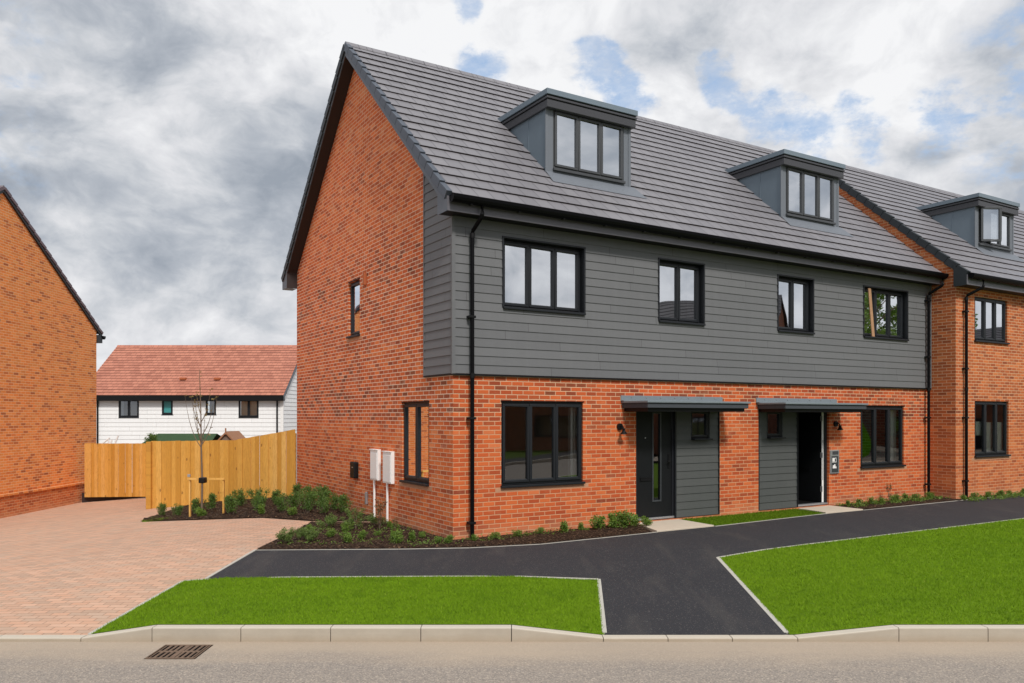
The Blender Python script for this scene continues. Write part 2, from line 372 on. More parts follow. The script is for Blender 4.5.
def surface(name, pts, dz, mat, step=.5, kind='structure', bumpz=0, uvrot=False, edge_drop=0):
    import bmesh
    bm = bmesh.new(); vs = [bm.verts.new((x, y, 0)) for x, y in pts]; bm.faces.new(vs)
    xs = [p[0] for p in pts]; ys = [p[1] for p in pts]
    def cut(co, no): bmesh.ops.bisect_plane(bm, geom=bm.verts[:]+bm.edges[:]+bm.faces[:], plane_co=co, plane_no=no)
    lo, hi = max(min(xs), -16), min(max(xs), 24)
    X = sorted(set([a for a, b in HX if min(xs) < a < max(xs)] + list(np.arange(lo+.1, hi, step)) + ([-5] if min(xs) < -5 < max(xs) else [])))
    lo, hi = max(min(ys), 8), min(max(ys), 32)
    Y = sorted(set([y for y in (8.35, 12.35, 27) if min(ys) < y < max(ys)] + list(np.arange(lo+.1, hi, step))))
    for x in X: cut((x, 0, 0), (1, 0, 0))
    for y in Y: cut((0, y, 0), (0, 1, 0))
    from mathutils import noise
    bound = {v for e in bm.edges if e.is_boundary for v in e.verts}
    for v in bm.verts:
        b = 0
        if bumpz and v not in bound: b = bumpz*(.6+noise.noise(Vector((v.co.x*3.1, v.co.y*3.1, 1)))+.7*noise.noise(Vector((v.co.x*9, v.co.y*9, 4))))
        v.co.z = gz(v.co.x, v.co.y) + dz + b
    uvl = bm.loops.layers.uv.new('UVMap')
    for f in bm.faces:
        for l in f.loops: l[uvl].uv = (l.vert.co.x, l.vert.co.y)
        f.smooth = bumpz > 0
    bmesh.ops.recalc_face_normals(bm, faces=bm.faces)
    me = bpy.data.meshes.new(name); bm.to_mesh(me); bm.free(); me.materials.append(mat)
    o = bpy.data.objects.new(name, me); COL.objects.link(o)
    if kind: o['kind'] = kind
    return o

# ground sheet
mb = MB()
gx = [-300, -150, -80, -50, -35, -24, -16] + list(np.arange(-15, 24.1, 1.0)) + [30, 40, 60, 90, 150, 300]
gy = [-300, -120, -60, -30, -12, -3, 2.5, 8.2, 8.35, 9.35, 10.35, 11.35, 12.35] + list(np.arange(14, 42, 2.0)) + [60, 90, 150, 400]
mg = []
for y in gy:
    for x in gx:
        z = gz(x, y)-.04 if y >= 8.34 else -.42
        mg.append((x, y, z))
mb.v = mg; nx = len(gx)
for j in range(len(gy)-1):
    for i in range(nx-1):
        a = j*nx+i; mb.f.append((a, a+1, a+1+nx, a+nx)); mb.uv.append([(0, 0)]*4); mb.mi.append(0)
tag(mb.build('ground', M['rough_ground'], norm=False), kind='structure')
mb = MB(); mb.face([(-200, 2.6, -.279), (28, 2.6, -.279), (28, 8.215, -.279), (-200, 8.215, -.279)])
tag(mb.build('road', M['road'], norm=False), kind='structure')
mb = MB(); mb.face([(22.2, 8.4, .012), (28, 8.4, .012), (28, 60, .012), (22.2, 60, .012)])
tag(mb.build('side_road', M['road'], norm=False), kind='structure')
# far side verge and footway (behind the viewpoint)
mb = MB(); mb.box(ident, -200, 200, -.42, -.14, 2.475, 2.6)
tag(mb.build('far_kerb', M['concrete']), kind='structure')
mb = MB(); mb.face([(-200, .6, -.15), (200, .6, -.15), (200, 2.475, -.15), (-200, 2.475, -.15)])
tag(mb.build('far_footway', M['tarmac'], norm=False), kind='structure')
mb = MB(); mb.face([(-200, -40, -.16), (200, -40, -.16), (200, .6, -.16), (-200, .6, -.16)])
tag(mb.build('far_lawn', M['turf_far'], norm=False), kind='structure')

surface('driveway_paving', [(-30, 8.34), (-4.42, 8.34), (-4.25, 10.38), (-3.97, 10.38), (-3.90, 12.19), (-2, 12.5), (-2, 16.2), (-5.4, 21), (-5.4, 27), (-30, 27)], 0, M['paving'])
path_back = [(-.65, 12.34), (.45, 12.69), (1.48, 13.34), (2.66, 14.10), (3.79, 14.80), (6.17, 16.45), (7.44, 17.22), (8.74, 18.02), (13.34, 20.89), (40, 37.5)]
surface('tarmac_path', [(-3.97, 10.38), (1.15, 10.52), (.97, 8.34), (2.87, 8.34), (3.0, 11.71), (10.28, 15.99), (40, 33.5)] + path_back[::-1] + [(-1.73, 12.24), (-2.65, 12.21), (-3.90, 12.18)], .004, M['tarmac'])
GL = [(-4.38, 8.34), (.95, 8.34), (1.13, 10.50), (-4.25, 10.38)]
GR = [(2.89, 8.34), (22, 8.34), (22, 22.8), (10.28, 15.97), (3.03, 11.70)]
surface('left_verge_turf', GL, .006, M['turf'])
surface('right_verge_turf', GR, .006, M['turf'])
# strip of turf between the two doors
w5, w8 = W(4.95, .0), W(8.35, .0)
GS = [(w5.x, w5.y), (3.76, 14.80), (6.17, 16.46), (6.52, 16.70), (w8.x, w8.y)]
surface('doorstep_turf', GS, .012, M['turf'])
# beds
wr = W(0, 8.6)
B1 = [(-3.89, 12.19), (-2.65, 12.23), (-1.73, 12.26), (-.65, 12.36), (.45, 12.71), (1.48, 13.36), (2.44, 13.97), (2.37, 15.08), (-.96, 13.04), (-2.25, 15.16), (-3.80, 15.25)]
surface('front_bed_soil', B1, .016, M['soil'], .13, bumpz=.03)
B2 = [(-8.07, 17.39), (-3.85, 15.5), (-3.0, 15.45), (-2.4, 15.45), (-5.5, 20.45), (-7.3, 20.85), (-8.45, 20.7), (-8.3, 19.17)]
surface('fence_bed_soil', B2, .02, M['soil'], .13, bumpz=.04)
we = W(9.55, 0); wg = W(13.4, 0); wh = W(13.4, -.65); wi = W(40, -.65)
B3 = [(we.x, we.y), (7.55, 17.30), (8.74, 18.04), (13.34, 20.91), (wi.x-1, wi.y-1.9), (wi.x, wi.y), (wh.x, wh.y), (wg.x, wg.y)]
surface('far_bed_soil', B3, .016, M['soil'], .2, bumpz=.03)
# door slabs
def slab(name, pts):
    mb = MB(); t = [(x, y, gz(x, y)+.03) for x, y in pts]; b = [(x, y, gz(x, y)-.05) for x, y in pts]
    mb.face(t); n = len(pts)
    for i in range(n): mb.face([b[i], b[(i+1) % n], t[(i+1) % n], t[i]])
    return tag(mb.build(name, M['slab'], bevel=.006), kind='structure')
a, b = W(3.84, -.004), W(4.93, -.004)
slab('door_slab', [(a.x, a.y), (2.54, 14.04), (2.95, 14.29), (3.72, 14.76), (b.x, b.y)])
a, b = W(8.44, -.004), W(9.5, -.004)
slab('door_slab', [(a.x, a.y), (6.55, 16.72), (6.95, 16.93), (7.58, 17.30), (b.x, b.y)])

# kerb stones along the road
mb = MB(); joints = [-30+i*.915 for i in range(28)] + [-4.42, -3.69, -2.78, -1.86, -.935, -.005, .937, 1.6, 2.26, 2.93, 3.966, 4.88, 5.8, 6.7] + [7.61+.915*i for i in range(36)]
joints = sorted(joints)
joints = [j for i, j in enumerate(joints) if not (-5 < j < -4.43)]
for a, b in zip(joints, joints[1:]):
    a2, b2 = a+.004, b-.004; za, zb = kh(a), kh(b); ch = .012
    P = lambda x, y, z: (x, y, z)
    prof = lambda z: [(8.215, -.36), (8.215, z-.012), (8.219, z-.004), (8.228, z), (8.338, z), (8.338, -.36)]
    A = [(a2, y, z) for y, z in prof(za+.002)]; B = [(b2, y, z) for y, z in prof(zb+.002)]
    for k in range(5): mb.face([A[k], B[k], B[k+1], A[k+1]])
    mb.face(A); mb.face(B)
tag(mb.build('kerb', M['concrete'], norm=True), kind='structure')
def strip(name, pts, w=.05, dz=.008, mat='edging'):
    mb = MB()
    for (x0, y0), (x1, y1) in zip(pts, pts[1:]):
        L = math.hypot(x1-x0, y1-y0); n = max(1, int(L/.9)); nx_, ny_ = -(y1-y0)/L*w/2, (x1-x0)/L*w/2
        for i in range(n):
            t0, t1 = i/n + .003/L, (i+1)/n - .003/L
            ax, ay, bx, by = x0+(x1-x0)*t0, y0+(y1-y0)*t0, x0+(x1-x0)*t1, y0+(y1-y0)*t1
            za, zb = gz(ax, ay)+dz, gz(bx, by)+dz
            T = [(ax+nx_, ay+ny_, za), (bx+nx_, by+ny_, zb), (bx-nx_, by-ny_, zb), (ax-nx_, ay-ny_, za)]
            Bm = [(p[0], p[1], p[2]-.09) for p in T]; mb.face(T)
            for k in range(4): mb.face([Bm[k], Bm[(k+1) % 4], T[(k+1) % 4], T[k]])
    return tag(mb.build(name, M[mat]), kind='structure')
def strip_dz(): pass
strip('path_edging', [(-4.40, 8.35), (-4.27, 10.40), (-4.0, 10.42)], .045)
strip('path_edging', [(-4.0, 10.405), (1.14, 10.53), (.97, 8.40)], .05)
strip('path_edging', [(-3.98, 10.44), (-3.90, 12.19)], .04, .014)
strip('path_edging', [(-3.90, 12.19), (-2.65, 12.225), (-1.73, 12.25), (-.65, 12.35), (.45, 12.70), (1.48, 13.35), (2.54, 14.03)], .045)
strip('path_edging', [(3.74, 14.77), (6.17, 16.455), (6.56, 16.7)], .045)
strip('path_edging', [(7.58, 17.32), (8.74, 18.03), (13.34, 20.90), (40, 37.5)], .045)
strip('path_edging', [(2.88, 8.40), (3.01, 11.72), (10.28, 15.98), (40, 33.4)], .055)

# drain grate
t = empty('drain_grate', (-3.26, 7.86, -.2845), 0, 'rusty iron road drain grate against the kerb', 'drain')
mb = MB()
mb.box(ident, -.235, .235, .004, .012, -.23, -.205); mb.box(ident, -.235, .235, .004, .012, .205, .23)
mb.box(ident, -.235, -.21, .004, .012, -.205, .205); mb.box(ident, .21, .235, .004, .012, -.205, .205)
mb.build('frame', M['iron'], t)
mb = MB(); mb.face([(-.245, -.24, .0065), (.245, -.24, .0065), (.245, .24, .0065), (-.245, .24, .0065)]); mb.build('pit', M['pit'], t, norm=False)
mb = MB()
for i in range(9):
    x = -.21+.42*i/8; mb.box(ident, x-.012+random.uniform(-.003, .003), x+.011, .004, .012, -.205, .205)
mb.box(ident, -.21, .21, .003, .0115, -.02, .02); mb.box(ident, -.016, .03, .003, .0125, -.205, .205)
mb.build('bars', M['iron'], t)

# ------------------------------------------------------------------ house building tools
def front_map(v0=0): return lambda s, z, d: (s, v0+d, z)
def gable_map(u0=0, sg=1): return lambda s, z, d: (u0+sg*d, s, z)

def wall_cells(mb, Mp, s0, s1, z0, z1, holes, d=0, rev=.1, mi=0):
    S = sorted({s0, s1, *[h[0] for h in holes], *[h[1] for h in holes]}); Z = sorted({z0, z1, *[h[2] for h in holes], *[h[3] for h in holes]})
    S = [s for s in S if s0 <= s <= s1]; Z = [z for z in Z if z0 <= z <= z1]
    for a, b in zip(S, S[1:]):
        for c, e in zip(Z, Z[1:]):
            ms, mz = (a+b)/2, (c+e)/2
            if any(h[0] < ms < h[1] and h[2] < mz < h[3] for h in holes): continue
            mb.face([Mp(a, c, d), Mp(b, c, d), Mp(b, e, d), Mp(a, e, d)], [(a, c), (b, c), (b, e), (a, e)], mi)
    for a, b, c, e in holes:
        for x in (a, b): mb.face([Mp(x, c, d), Mp(x, c, d+rev), Mp(x, e, d+rev), Mp(x, e, d)], [(x, c), (x+rev, c), (x+rev, e), (x, e)], mi)
        for z in (c, e): mb.face([Mp(a, z, d), Mp(b, z, d), Mp(b, z, d+rev), Mp(a, z, d+rev)], [(a, z+.01), (b, z+.01), (b, z+.02), (a, z+.02)], mi)

def boards(mb, Mp, s0, s1, z0, z1, holes, pitch=.15, top=None, base=0.0, lap=.013):
    """lapped boards; top: function s->z limit (sloping top) only used when s-range is narrow"""
    n = int(math.ceil((z1-z0)/pitch-1e-6))
    for i in range(n):
        a, b = z0+i*pitch, min(z1, z0+(i+1)*pitch)
        dd = lambda z: -(base+.034 - lap*(z-(z0+i*pitch))/pitch)
        Z = sorted({a, b, *[h[2] for h in holes if a < h[2] < b], *[h[3] for h in holes if a < h[3] < b]})
        for c, e in zip(Z, Z[1:]):
            m = (c+e)/2; act = sorted([(h[0], h[1]) for h in holes if h[2] < m < h[3]])
            segs = []; x = s0
            for h0, h1 in act: segs.append((x, h0)); x = h1
            segs.append((x, s1))
            for x0, x1 in segs:
                if x1-x0 < .005: continue
                uv = lambda x, z: (x, z-z0)
                if top:      # clip polygon under a rising line
                    pts = [(x0, c), (x1, c), (x1, min(e, top(x1))), (x0, min(e, top(x0)))]
                    if top(x0) <= c and top(x1) <= c: continue
                    if top(x0) < c:
                        xs = x0 + (x1-x0)*(c-top(x0))/(top(x1)-top(x0)); pts = [(xs, c), (x1, c), (x1, min(e, top(x1)))]
                        if top(x1) > e:
                            xe = x0 + (x1-x0)*(e-top(x0))/(top(x1)-top(x0)); pts.append((xe, e))
                    elif top(x0) < e < top(x1):
                        xe = x0 + (x1-x0)*(e-top(x0))/(top(x1)-top(x0)); pts = [(x0, c), (x1, c), (x1, e), (xe, e), (x0, top(x0))]
                    mb.face([Mp(p, q, dd(q)) for p, q in pts], [uv(p, q) for p, q in pts])
                else:
                    mb.face([Mp(x0, c, dd(c)), Mp(x1, c, dd(c)), Mp(x1, e, dd(e)), Mp(x0, e, dd(e))], [uv(x0, c), uv(x1, c), uv(x1, e), uv(x0, e)])
                if c == a and not (top and (top(x0) < a or top(x1) < a)): mb.face([Mp(x0, a, dd(a)), Mp(x1, a, dd(a)), Mp(x1, a, -base), Mp(x0, a, -base)], [(x0, .0), (x1, .0), (x1, .01), (x0, .01)])

def window(par, Mp, s0, s1, z0, z1, n, rec=.06, sill=.04, glass='glass', name='window', sill_h=.04, wide=.03, frame='upvc', fw=.05, sw=.042, openings=()):
    """frame at depth rec; children: sash per light, pane per light, sill"""
    mb = MB(); D0, D1 = rec, rec+.07
    zb = z0 + (sill_h if sill else 0)
    mb.box(Mp, s0, s1, z1-fw, z1, D0, D1); mb.box(Mp, s0, s1, zb, zb+fw, D0, D1)
    mb.box(Mp, s0, s0+fw, zb+fw, z1-fw, D0, D1); mb.box(Mp, s1-fw, s1, zb+fw, z1-fw, D0, D1)
    w = (s1-s0-2*fw-(n-1)*fw*.8)/n
    for i in range(1, n):
        x = s0+fw+i*w+(i-1)*fw*.8; mb.box(Mp, x, x+fw*.8, zb+fw, z1-fw, D0, D1)
    fr = mb.build(name, M[frame], par, bevel=.005)
    for i in range(n):
        x0 = s0+fw+i*(w+fw*.8); x1 = x0+w; a, b = zb+fw, z1-fw
        x0 -= .012; x1 += .012; a -= .012; b += .012
        if i in openings: continue
        ms = MB(); E0, E1 = rec-.026, rec+.05
        ms.box(Mp, x0, x1, b-sw, b, E0, E1); ms.box(Mp, x0, x1, a, a+sw, E0, E1)
        ms.box(Mp, x0, x0+sw, a+sw, b-sw, E0, E1); ms.box(Mp, x1-sw, x1, a+sw, b-sw, E0, E1)
        ms.build('sash', M[frame], fr, bevel=.008)
        mg_ = MB(); dg = rec+.012
        mg_.face([Mp(x0+sw-.004, a+sw-.004, dg), Mp(x1-sw+.004, a+sw-.004, dg), Mp(x1-sw+.004, b-sw+.004, dg), Mp(x0+sw-.004, b-sw+.004, dg)])
        mg_.build('pane', M[glass], fr, norm=False)
        # pale gasket line at the foot of the light
        mk = MB(); mk.box(Mp, x0+sw-.003, x1-sw+.003, a+sw-.002, a+sw+.012, rec-.004, rec+.008); mk.build('glazing_bead', M['upvc_edge'], fr)
    if sill:
        ms = MB(); ms.box(Mp, s0-wide, s1+wide, z0, z0+sill_h, -sill, rec+.03)
        ms.build('sill', M[frame], fr, bevel=.006)
    return fr

def shutterless(*a): pass

def roof(par, u0, u1, ve, ze, vr, zr, mat, vb, zb, L=.327, over=.03, name='roof', holes=()):
    """stepped tile courses on both slopes, ridge tiles as child"""
    mb = MB()
    for (va, za, sg) in ((ve, ze, 1), (vb, zb, -1)):
        ln = math.hypot(vr-va, zr-za); dv, dz = (vr-va)/ln, (zr-za)/ln; nv, nz = -dz*sg, dv*sg
        n = int(round(ln/L)); l = ln/n
        for i in range(n):
            a0, a1 = i*l, (i+1)*l
            p = lambda a, h: (va+dv*a+nv*h, za+dz*a+nz*h)
            jt = rng.uniform(-.006, .006); lo, hi, bt = p(a0+jt*.6, .038+jt*.5), p(a1, .014), p(a0+jt*.6, .004)
            uvv = lambda q: i*.33+.02+q*.29
            mb.face([(u0, *lo), (u1, *lo), (u1, *hi), (u0, *hi)], [(u0, uvv(0)), (u1, uvv(0)), (u1, uvv(1)), (u0, uvv(1))])
            mb.face([(u0, *bt), (u1, *bt), (u1, *lo), (u0, *lo)], [(u0, uvv(0)), (u1, uvv(0)), (u1, uvv(.02)), (u0, uvv(.02))], 1)
            for u in (u0, u1): mb.face([(u, *bt), (u, *lo), (u, *hi)], None, 1)
    # underside
    mb.face([(u0, ve, ze-.01), (u1, ve, ze-.01), (u1, vr, zr-.01), (u0, vr, zr-.01)], None, 1)
    mb.face([(u0, vb, zb-.01), (u1, vb, zb-.01), (u1, vr, zr-.01), (u0, vr, zr-.01)], None, 1)
    r = mb.build(name, [mat, M['soffit']], par, norm=False)
    rb = MB(); n = int((u1-u0)/.45)
    for i in range(n+1):
        a = u0+(u1-u0)*i/(n+1); b = u0+(u1-u0)*(i+1)/(n+1)-.008
        prof = [(vr-.13, zr-.075), (vr-.115, zr-.045), (vr-.03, zr+.045), (vr, zr+.055), (vr+.03, zr+.045), (vr+.115, zr-.045), (vr+.13, zr-.075)]
        for (p, q), (p2, q2) in zip(prof, prof[1:]): rb.face([(a, p, q), (b, p, q), (b, p2, q2), (a, p2, q2)], [(a, .1), (b, .1), (b, .2), (a, .2)])
        rb.face([(a, p, q) for p, q in prof], [(a, .1)]*7); rb.face([(b, p, q) for p, q in prof], [(b, .1)]*7)
    rb.build('ridge', mat, r)
    return r

def verge(par, u0, sg, ve, ze, vr, zr, vb, zb, cap, L=.327, w=.05, drop=.12, rearcap=None):
    """verge caps, stepped, on the gable edge at u0 (sg=-1: outer side towards -u)"""
    mb = MB()
    for (va, za, s2) in ((ve, ze, 1), (vb, zb, -1)):
        ln = math.hypot(vr-va, zr-za); dv, dz = (vr-va)/ln, (zr-za)/ln; nv, nz = -dz*s2, dv*s2
        n = int(round(ln/L)); l = ln/n
        for i in range(n):
            a0, a1 = i*l-.012, (i+1)*l-.022
            p = lambda a, h: (va+dv*a+nv*h, za+dz*a+nz*h)
            q = [p(a0, .066), p(a1, .040), p(a1, .040-drop), p(a0, .066-drop)]
            ua, ub = u0+sg*w, u0-sg*.07
            A = [(ua, *k) for k in q]; B = [(ub, *k) for k in q]
            mb.face(A); mb.face(B)
            for k in range(4): mb.face([A[k], A[(k+1) % 4], B[(k+1) % 4], B[k]])
        if s2 == 1 and rearcap: mb.build('verge_caps', cap, par, bevel=.006); mb = MB()
    return mb.build('verge_caps', rearcap or cap, par, bevel=.006)

def downpipe(par, u, v0, zt, vg, z0, zbr, name='downpipe', du=.08, r=.034):
    mb = MB(); vw = v0-.075
    mb.tube([(u+du, vg, zt), (u+du, vg, zt-.16), (u+du*.9, vg+.02, zt-.2), (u+.005, vw-.015, zt-.37), (u, vw, zt-.42), (u, vw, z0)], r, 12)
    o = mb.build(name, M['gutter'], par, smooth=False)
    for z in zbr:
        b = MB(); b.box(front_map(v0), u-.07, u+.05, z-.02, z+.02, -.115, -.0); b.build('bracket', M['black'], o, bevel=.004)
    for z in (zt-.45, 2.7):
        b = MB(); b.tube([(u, vw, z-.04), (u, vw, z+.04)], r+.007, 12); b.build('socket', M['black'], o)
    return o

def gutter(par, u0, u1, v, z, name='gutter'):
    mb = MB(); n = 9; r = .084
    prof = [(v+r*math.cos(math.pi+math.pi*k/(n-1)), z+1.4*r*math.sin(math.pi+math.pi*k/(n-1))) for k in range(n)]
    prof2 = [(v+(r-.006)*math.cos(math.pi+math.pi*k/(n-1)), z+1.4*(r-.006)*math.sin(math.pi+math.pi*k/(n-1))) for k in range(n)][::-1]
    P = prof+prof2
    for i in range(len(P)):
        a, b = P[i], P[(i+1) % len(P)]; mb.face([(u0, *a), (u1, *a), (u1, *b), (u0, *b)])
    for u in (u0, u1): mb.face([(u, *p) for p in prof])
    g = mb.build(name, M['gutter'], par)
    b = MB(); u = u0+.35
    while u < u1: b.box(ident, u-.015, u+.015, z-.122, z-.10, v-.03, v+.05); u += .9
    b.build('gutter_brackets', M['black'], g)
    return g

def pale_course(par, u0, u1, z, v=0):
    mb = MB(); mb.box(front_map(v), u0-.11, u1+.11, z-.075, z-.002, -.003, .02); return mb

def dormer(par, u0, u1, vf, zb0, zt, roofz, open_first=False):
    """flat-roofed dormer, cheeks run back into the slope"""
    d = MB(); zw = zt-.30
    vback = lambda z: (z-roofz(0))/(roofz(1)-roofz(0))
    f = MB(); wu0, wu1, wz0, wz1 = u0+.145, u1-.145, zb0+.10, zw-.005
    wall_cells(f, front_map(vf-.004), u0-.02, u1+.02, roofz(vf)-.06, zw+.03, [(wu0, wu1, wz0, wz1)], 0, .08)
    dm = f.build('dormer', M['zinc_front'], par, norm=False)
    for u, q in ((u0, 1), (u1, -1)):
        cm = MB(); cm.face([(u, vf, roofz(vf)-.05), (u, vf, zw+.06), (u, vback(zw+.06)+.1, zw+.06), (u, vback(zw)-.0+.1, zw)])
        cm.build('cheek', M['zinc'], dm, norm=False)
        sm = MB(); vv = vf+.62; sm.box(ident, u-.008, u+.008, roofz(vv), zw+.05, vv-.012, vv+.012); sm.build('seam', M['zinc'], dm)
        sm = MB(); sm.box(front_map(vf), u-.03, u+.03, roofz(vf)-.03, zw+.03, -.014, .0); sm.build('edge_trim', M['zinc_front'], dm)
    f = MB(); va = vf-.30
    f.face([(u0-.05, va, roofz(va)+.047), (u1+.22, va, roofz(va)+.047), (u1+.12, vf-.004, roofz(vf)+.055), (u0-.02, vf-.004, roofz(vf)+.055)])
    f.build('apron_flashing', M['zinc_front'], dm, norm=False)
    # roof slab: stepped edge
    s0, s1, f0 = u0-.085, u1+.10, vf-.15
    def tier(z0, z1, inset, mat, name):
        t = MB(); vb_ = vback(z1)+.25
        t.box(ident, s0+inset, s1-inset, z0, z1, f0+inset, max(vb_, f0+1)); return t.build(name, mat, dm, bevel=.006)
    tier(zt-.105, zt, 0, M['zinc'], 'dormer_roof')
    tier(zt-.135, zt-.105, .03, M['black'], 'roof_groove')
    tier(zt-.175, zt-.135, .012, M['zinc_dark'], 'fascia_strip')
    tier(zt-.195, zt-.175, .035, M['black'], 'roof_groove')
    tier(zt-.335, zt-.195, .03, M['zinc_dark'], 'fascia')
    w = window(dm, front_map(vf), wu0+.004, wu1-.004, wz0, wz1, 3, rec=.0, sill=.06, glass='glass_coat', name='window', sill_h=.05, wide=.01, frame='dframe', openings=(0,) if open_first else ())
    # dark room behind the glass
    bx = MB(); bx.box(ident, u0+.05, u1-.05, roofz(vf)-.0, zw, vf+.1, vf+1.3, skip=('f',)); bx.build('room', M['innerl'], dm)
    if open_first:   # casement swung outward
        a = R(-30); hx, hy = wu0+.05, vf-.06; ww = .56
        mp = lambda s, z, d: (hx+s*math.cos(a)-d*math.sin(a), hy+s*math.sin(a)+d*math.cos(a), z)
        c = MB(); z0, z1 = wz0+.10, wz1-.01; sw = .06
        c.box(mp, 0, ww, z1-sw, z1, 0, .06); c.box(mp, 0, ww, z0, z0+sw, 0, .06); c.box(mp, 0, sw, z0+sw, z1-sw, 0, .06); c.box(mp, ww-sw, ww, z0+sw, z1-sw, 0, .06)
        c.build('open_casement', M['dframe'], dm, bevel=.008)
        g = MB(); g.face([mp(sw-.01, z0+sw-.01, .03), mp(ww-sw+.01, z0+sw-.01, .03), mp(ww-sw+.01, z1-sw+.01, .03), mp(sw-.01, z1-sw+.01, .03)])
        g.build('open_pane', M['glass_coat'], dm, norm=False)
        st = MB(); st.tube([(wu0+.2, vf-.02, wz0+.1), (wu0+.35, vf-.34, wz0+.14)], .01, 6); st.build('window_stay', M['steel'], dm)
    return dm
M['dframe'] = simple('dormer_window_frame', (.06, .064, .070), .4, .5, .08)

# ================================================================== HOUSE 1 (semi-detached pair)
H = empty('semi_detached_house', C0, TH, 'long brick and grey clad house pair with two dormers in its roof', 'house')
LEN, DEP = 13.40, 8.65
EZ, EV, RV, RZ = 5.55, -.30, 4.36, 9.76
m1 = (RZ-EZ)/(RV-EV); BV = 2*RV-EV
roofz1 = lambda v: EZ + m1*(v-EV)
rear1 = lambda v: EZ + m1*(BV-v)
under = lambda v: min(roofz1(v), rear1(v))-.03
F0 = front_map(0); CZ = 2.735
holesg = [(.916, 2.627, .86, 2.285), (3.864, 6.054, .04, 2.36), (7.211, 9.487, .04, 2.36), (10.62, 12.30, .86, 2.275)]
mb = MB(); wall_cells(mb, F0, 0, LEN, -.15, CZ, holesg, 0, .10)
mb.build('brick_wall', M['brick_a'], H, norm=False)
# gable
G0 = gable_map(0, 1)
hs = [(.893, 2.048, .86, 2.286), (4.213, 4.874, 3.735, 4.895)]
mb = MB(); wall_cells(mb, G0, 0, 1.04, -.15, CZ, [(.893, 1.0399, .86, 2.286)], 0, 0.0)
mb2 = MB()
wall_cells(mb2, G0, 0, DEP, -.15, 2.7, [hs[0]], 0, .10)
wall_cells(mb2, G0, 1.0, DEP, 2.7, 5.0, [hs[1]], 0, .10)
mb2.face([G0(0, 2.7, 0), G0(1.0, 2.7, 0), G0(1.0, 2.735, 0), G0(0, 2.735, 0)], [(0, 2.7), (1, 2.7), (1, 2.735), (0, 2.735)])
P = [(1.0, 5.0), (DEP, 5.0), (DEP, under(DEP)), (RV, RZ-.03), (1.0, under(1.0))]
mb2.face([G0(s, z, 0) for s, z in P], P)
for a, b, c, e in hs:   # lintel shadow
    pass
mb2.build('gable_wall', M['brick_a_lit'], H, norm=False)
# far gable and back wall
mb = MB(); P = [(0, -.15), (DEP, -.15), (DEP, under(DEP)), (RV, RZ-.03), (0, under(0))]
mb.face([(LEN-.004, s, z) for s, z in P], P); mb.face([(0, DEP, -.15), (LEN, DEP, -.15), (LEN, DEP, 5.3), (0, DEP, 5.3)], [(0, 0), (LEN, 0), (LEN, 5.4), (0, 5.4)])
mb.build('rear_wall', M['brick_a'], H, norm=False)
# pale cut course under sills
for mp_, a, b, z_ in ((F0, .916, 2.627, .752), (F0, 10.62, 12.30, .752), (G0, .893, 2.048, .752), (G0, 4.213, 4.874, 3.627)):
    mb = MB(); mb.box(mp_, a-.12, b+.12, z_, z_+.07, -.003, .02); mb.build('sill_course', M['brick_pale'], H)
# cladding
uh = [(.94, 2.63, 3.875, 5.05), (4.41, 5.585, 3.86, 5.045), (7.765, 8.905, 3.865, 5.04), (10.70, 12.40, 3.89, 5.055)]
CE = 13.38
mb = MB(); boards(mb, F0, 0, CE, CZ, 5.5, uh)
for a, b, c, e in uh:
    for x in (a, b): mb.face([F0(x, c, -.034), F0(x, c, .12), F0(x, e, .12), F0(x, e, -.034)])
    for z in (c, e): mb.face([F0(a, z, -.034), F0(b, z, -.034), F0(b, z, .12), F0(a, z, .12)])
mb.build('cladding', M['clad'], H, norm=False)
mb = MB(); boards(mb, G0, 0, 1.04, CZ, 6.6, [], top=lambda s: under(s)); mb.build('side_cladding', M['clad'], H, norm=False)
for mp_, a_, b_, z_, d_ in ((F0, -.040, .022, 5.5, -.044), (G0, 1.03, 1.06, under(1.06), -.036), (F0, CE-.01, CE+.018, 5.4, -.044)):
    mb = MB(); mb.box(mp_, a_, b_, CZ-.012, z_, d_, -.002); mb.build('corner_trim', M['clad'], H)
mb = MB(); mb.box(F0, -.03, CE, CZ-.03, CZ-.006, -.05, .0); mb.box(G0, 0.0, 1.05, CZ-.03, CZ-.006, -.04, .0); mb.build('starter_strip', M['black'], H)
for a, b, c, e in uh:    # dark aluminium reveal trims
    mb = MB(); mb.box(F0, a-.025, a+.006, c, e+.02, -.045, .13); mb.box(F0, b-.006, b+.025, c, e+.02, -.045, .13); mb.box(F0, a-.025, b+.025, e-.006, e+.022, -.047, .13)
    mb.build('reveal_trim', M['upvc'], H, bevel=.003)
for a, b, c, e in uh+[holesg[0], holesg[3]]:    # plastered inner reveal
    mb = MB(); mb.box(F0, b-.075, b-.06, c+.02, e-.02, .16, .36); mb.build('inner_reveal', M['plaster'], H)
# windows
for (a, b, c, e), n in zip([holesg[0], holesg[3]], (3, 3)):
    window(H, F0, a+.004, b-.004, c-.04, e-.004, n, rec=.035, sill=.055, wide=.022)
for (a, b, c, e), n in zip(uh, (3, 2, 2, 3)):
    window(H, F0, a+.008, b-.008, c-.03, e-.01, n, rec=.085, sill=.075, wide=.02, glass='glass_coat')
window(H, G0, .897, 2.044, .822, 2.282, 2, rec=.05, sill=.06, wide=.0)
window(H, G0, 4.217, 4.87, 3.70, 4.89, 1, rec=.06, sill=.06, wide=.02)
for mp_, a, b, z_ in ((F0, .90, 2.65, 2.286), (F0, 10.6, 12.32, 2.276), (G0, .88, 2.06, 2.287), (G0, 4.2, 4.885, 4.896)):
    mb = MB(); mb.box(mp_, a, b, z_, z_+.014, -.012, .05); mb.build('lintel_flashing', M['black'], H)

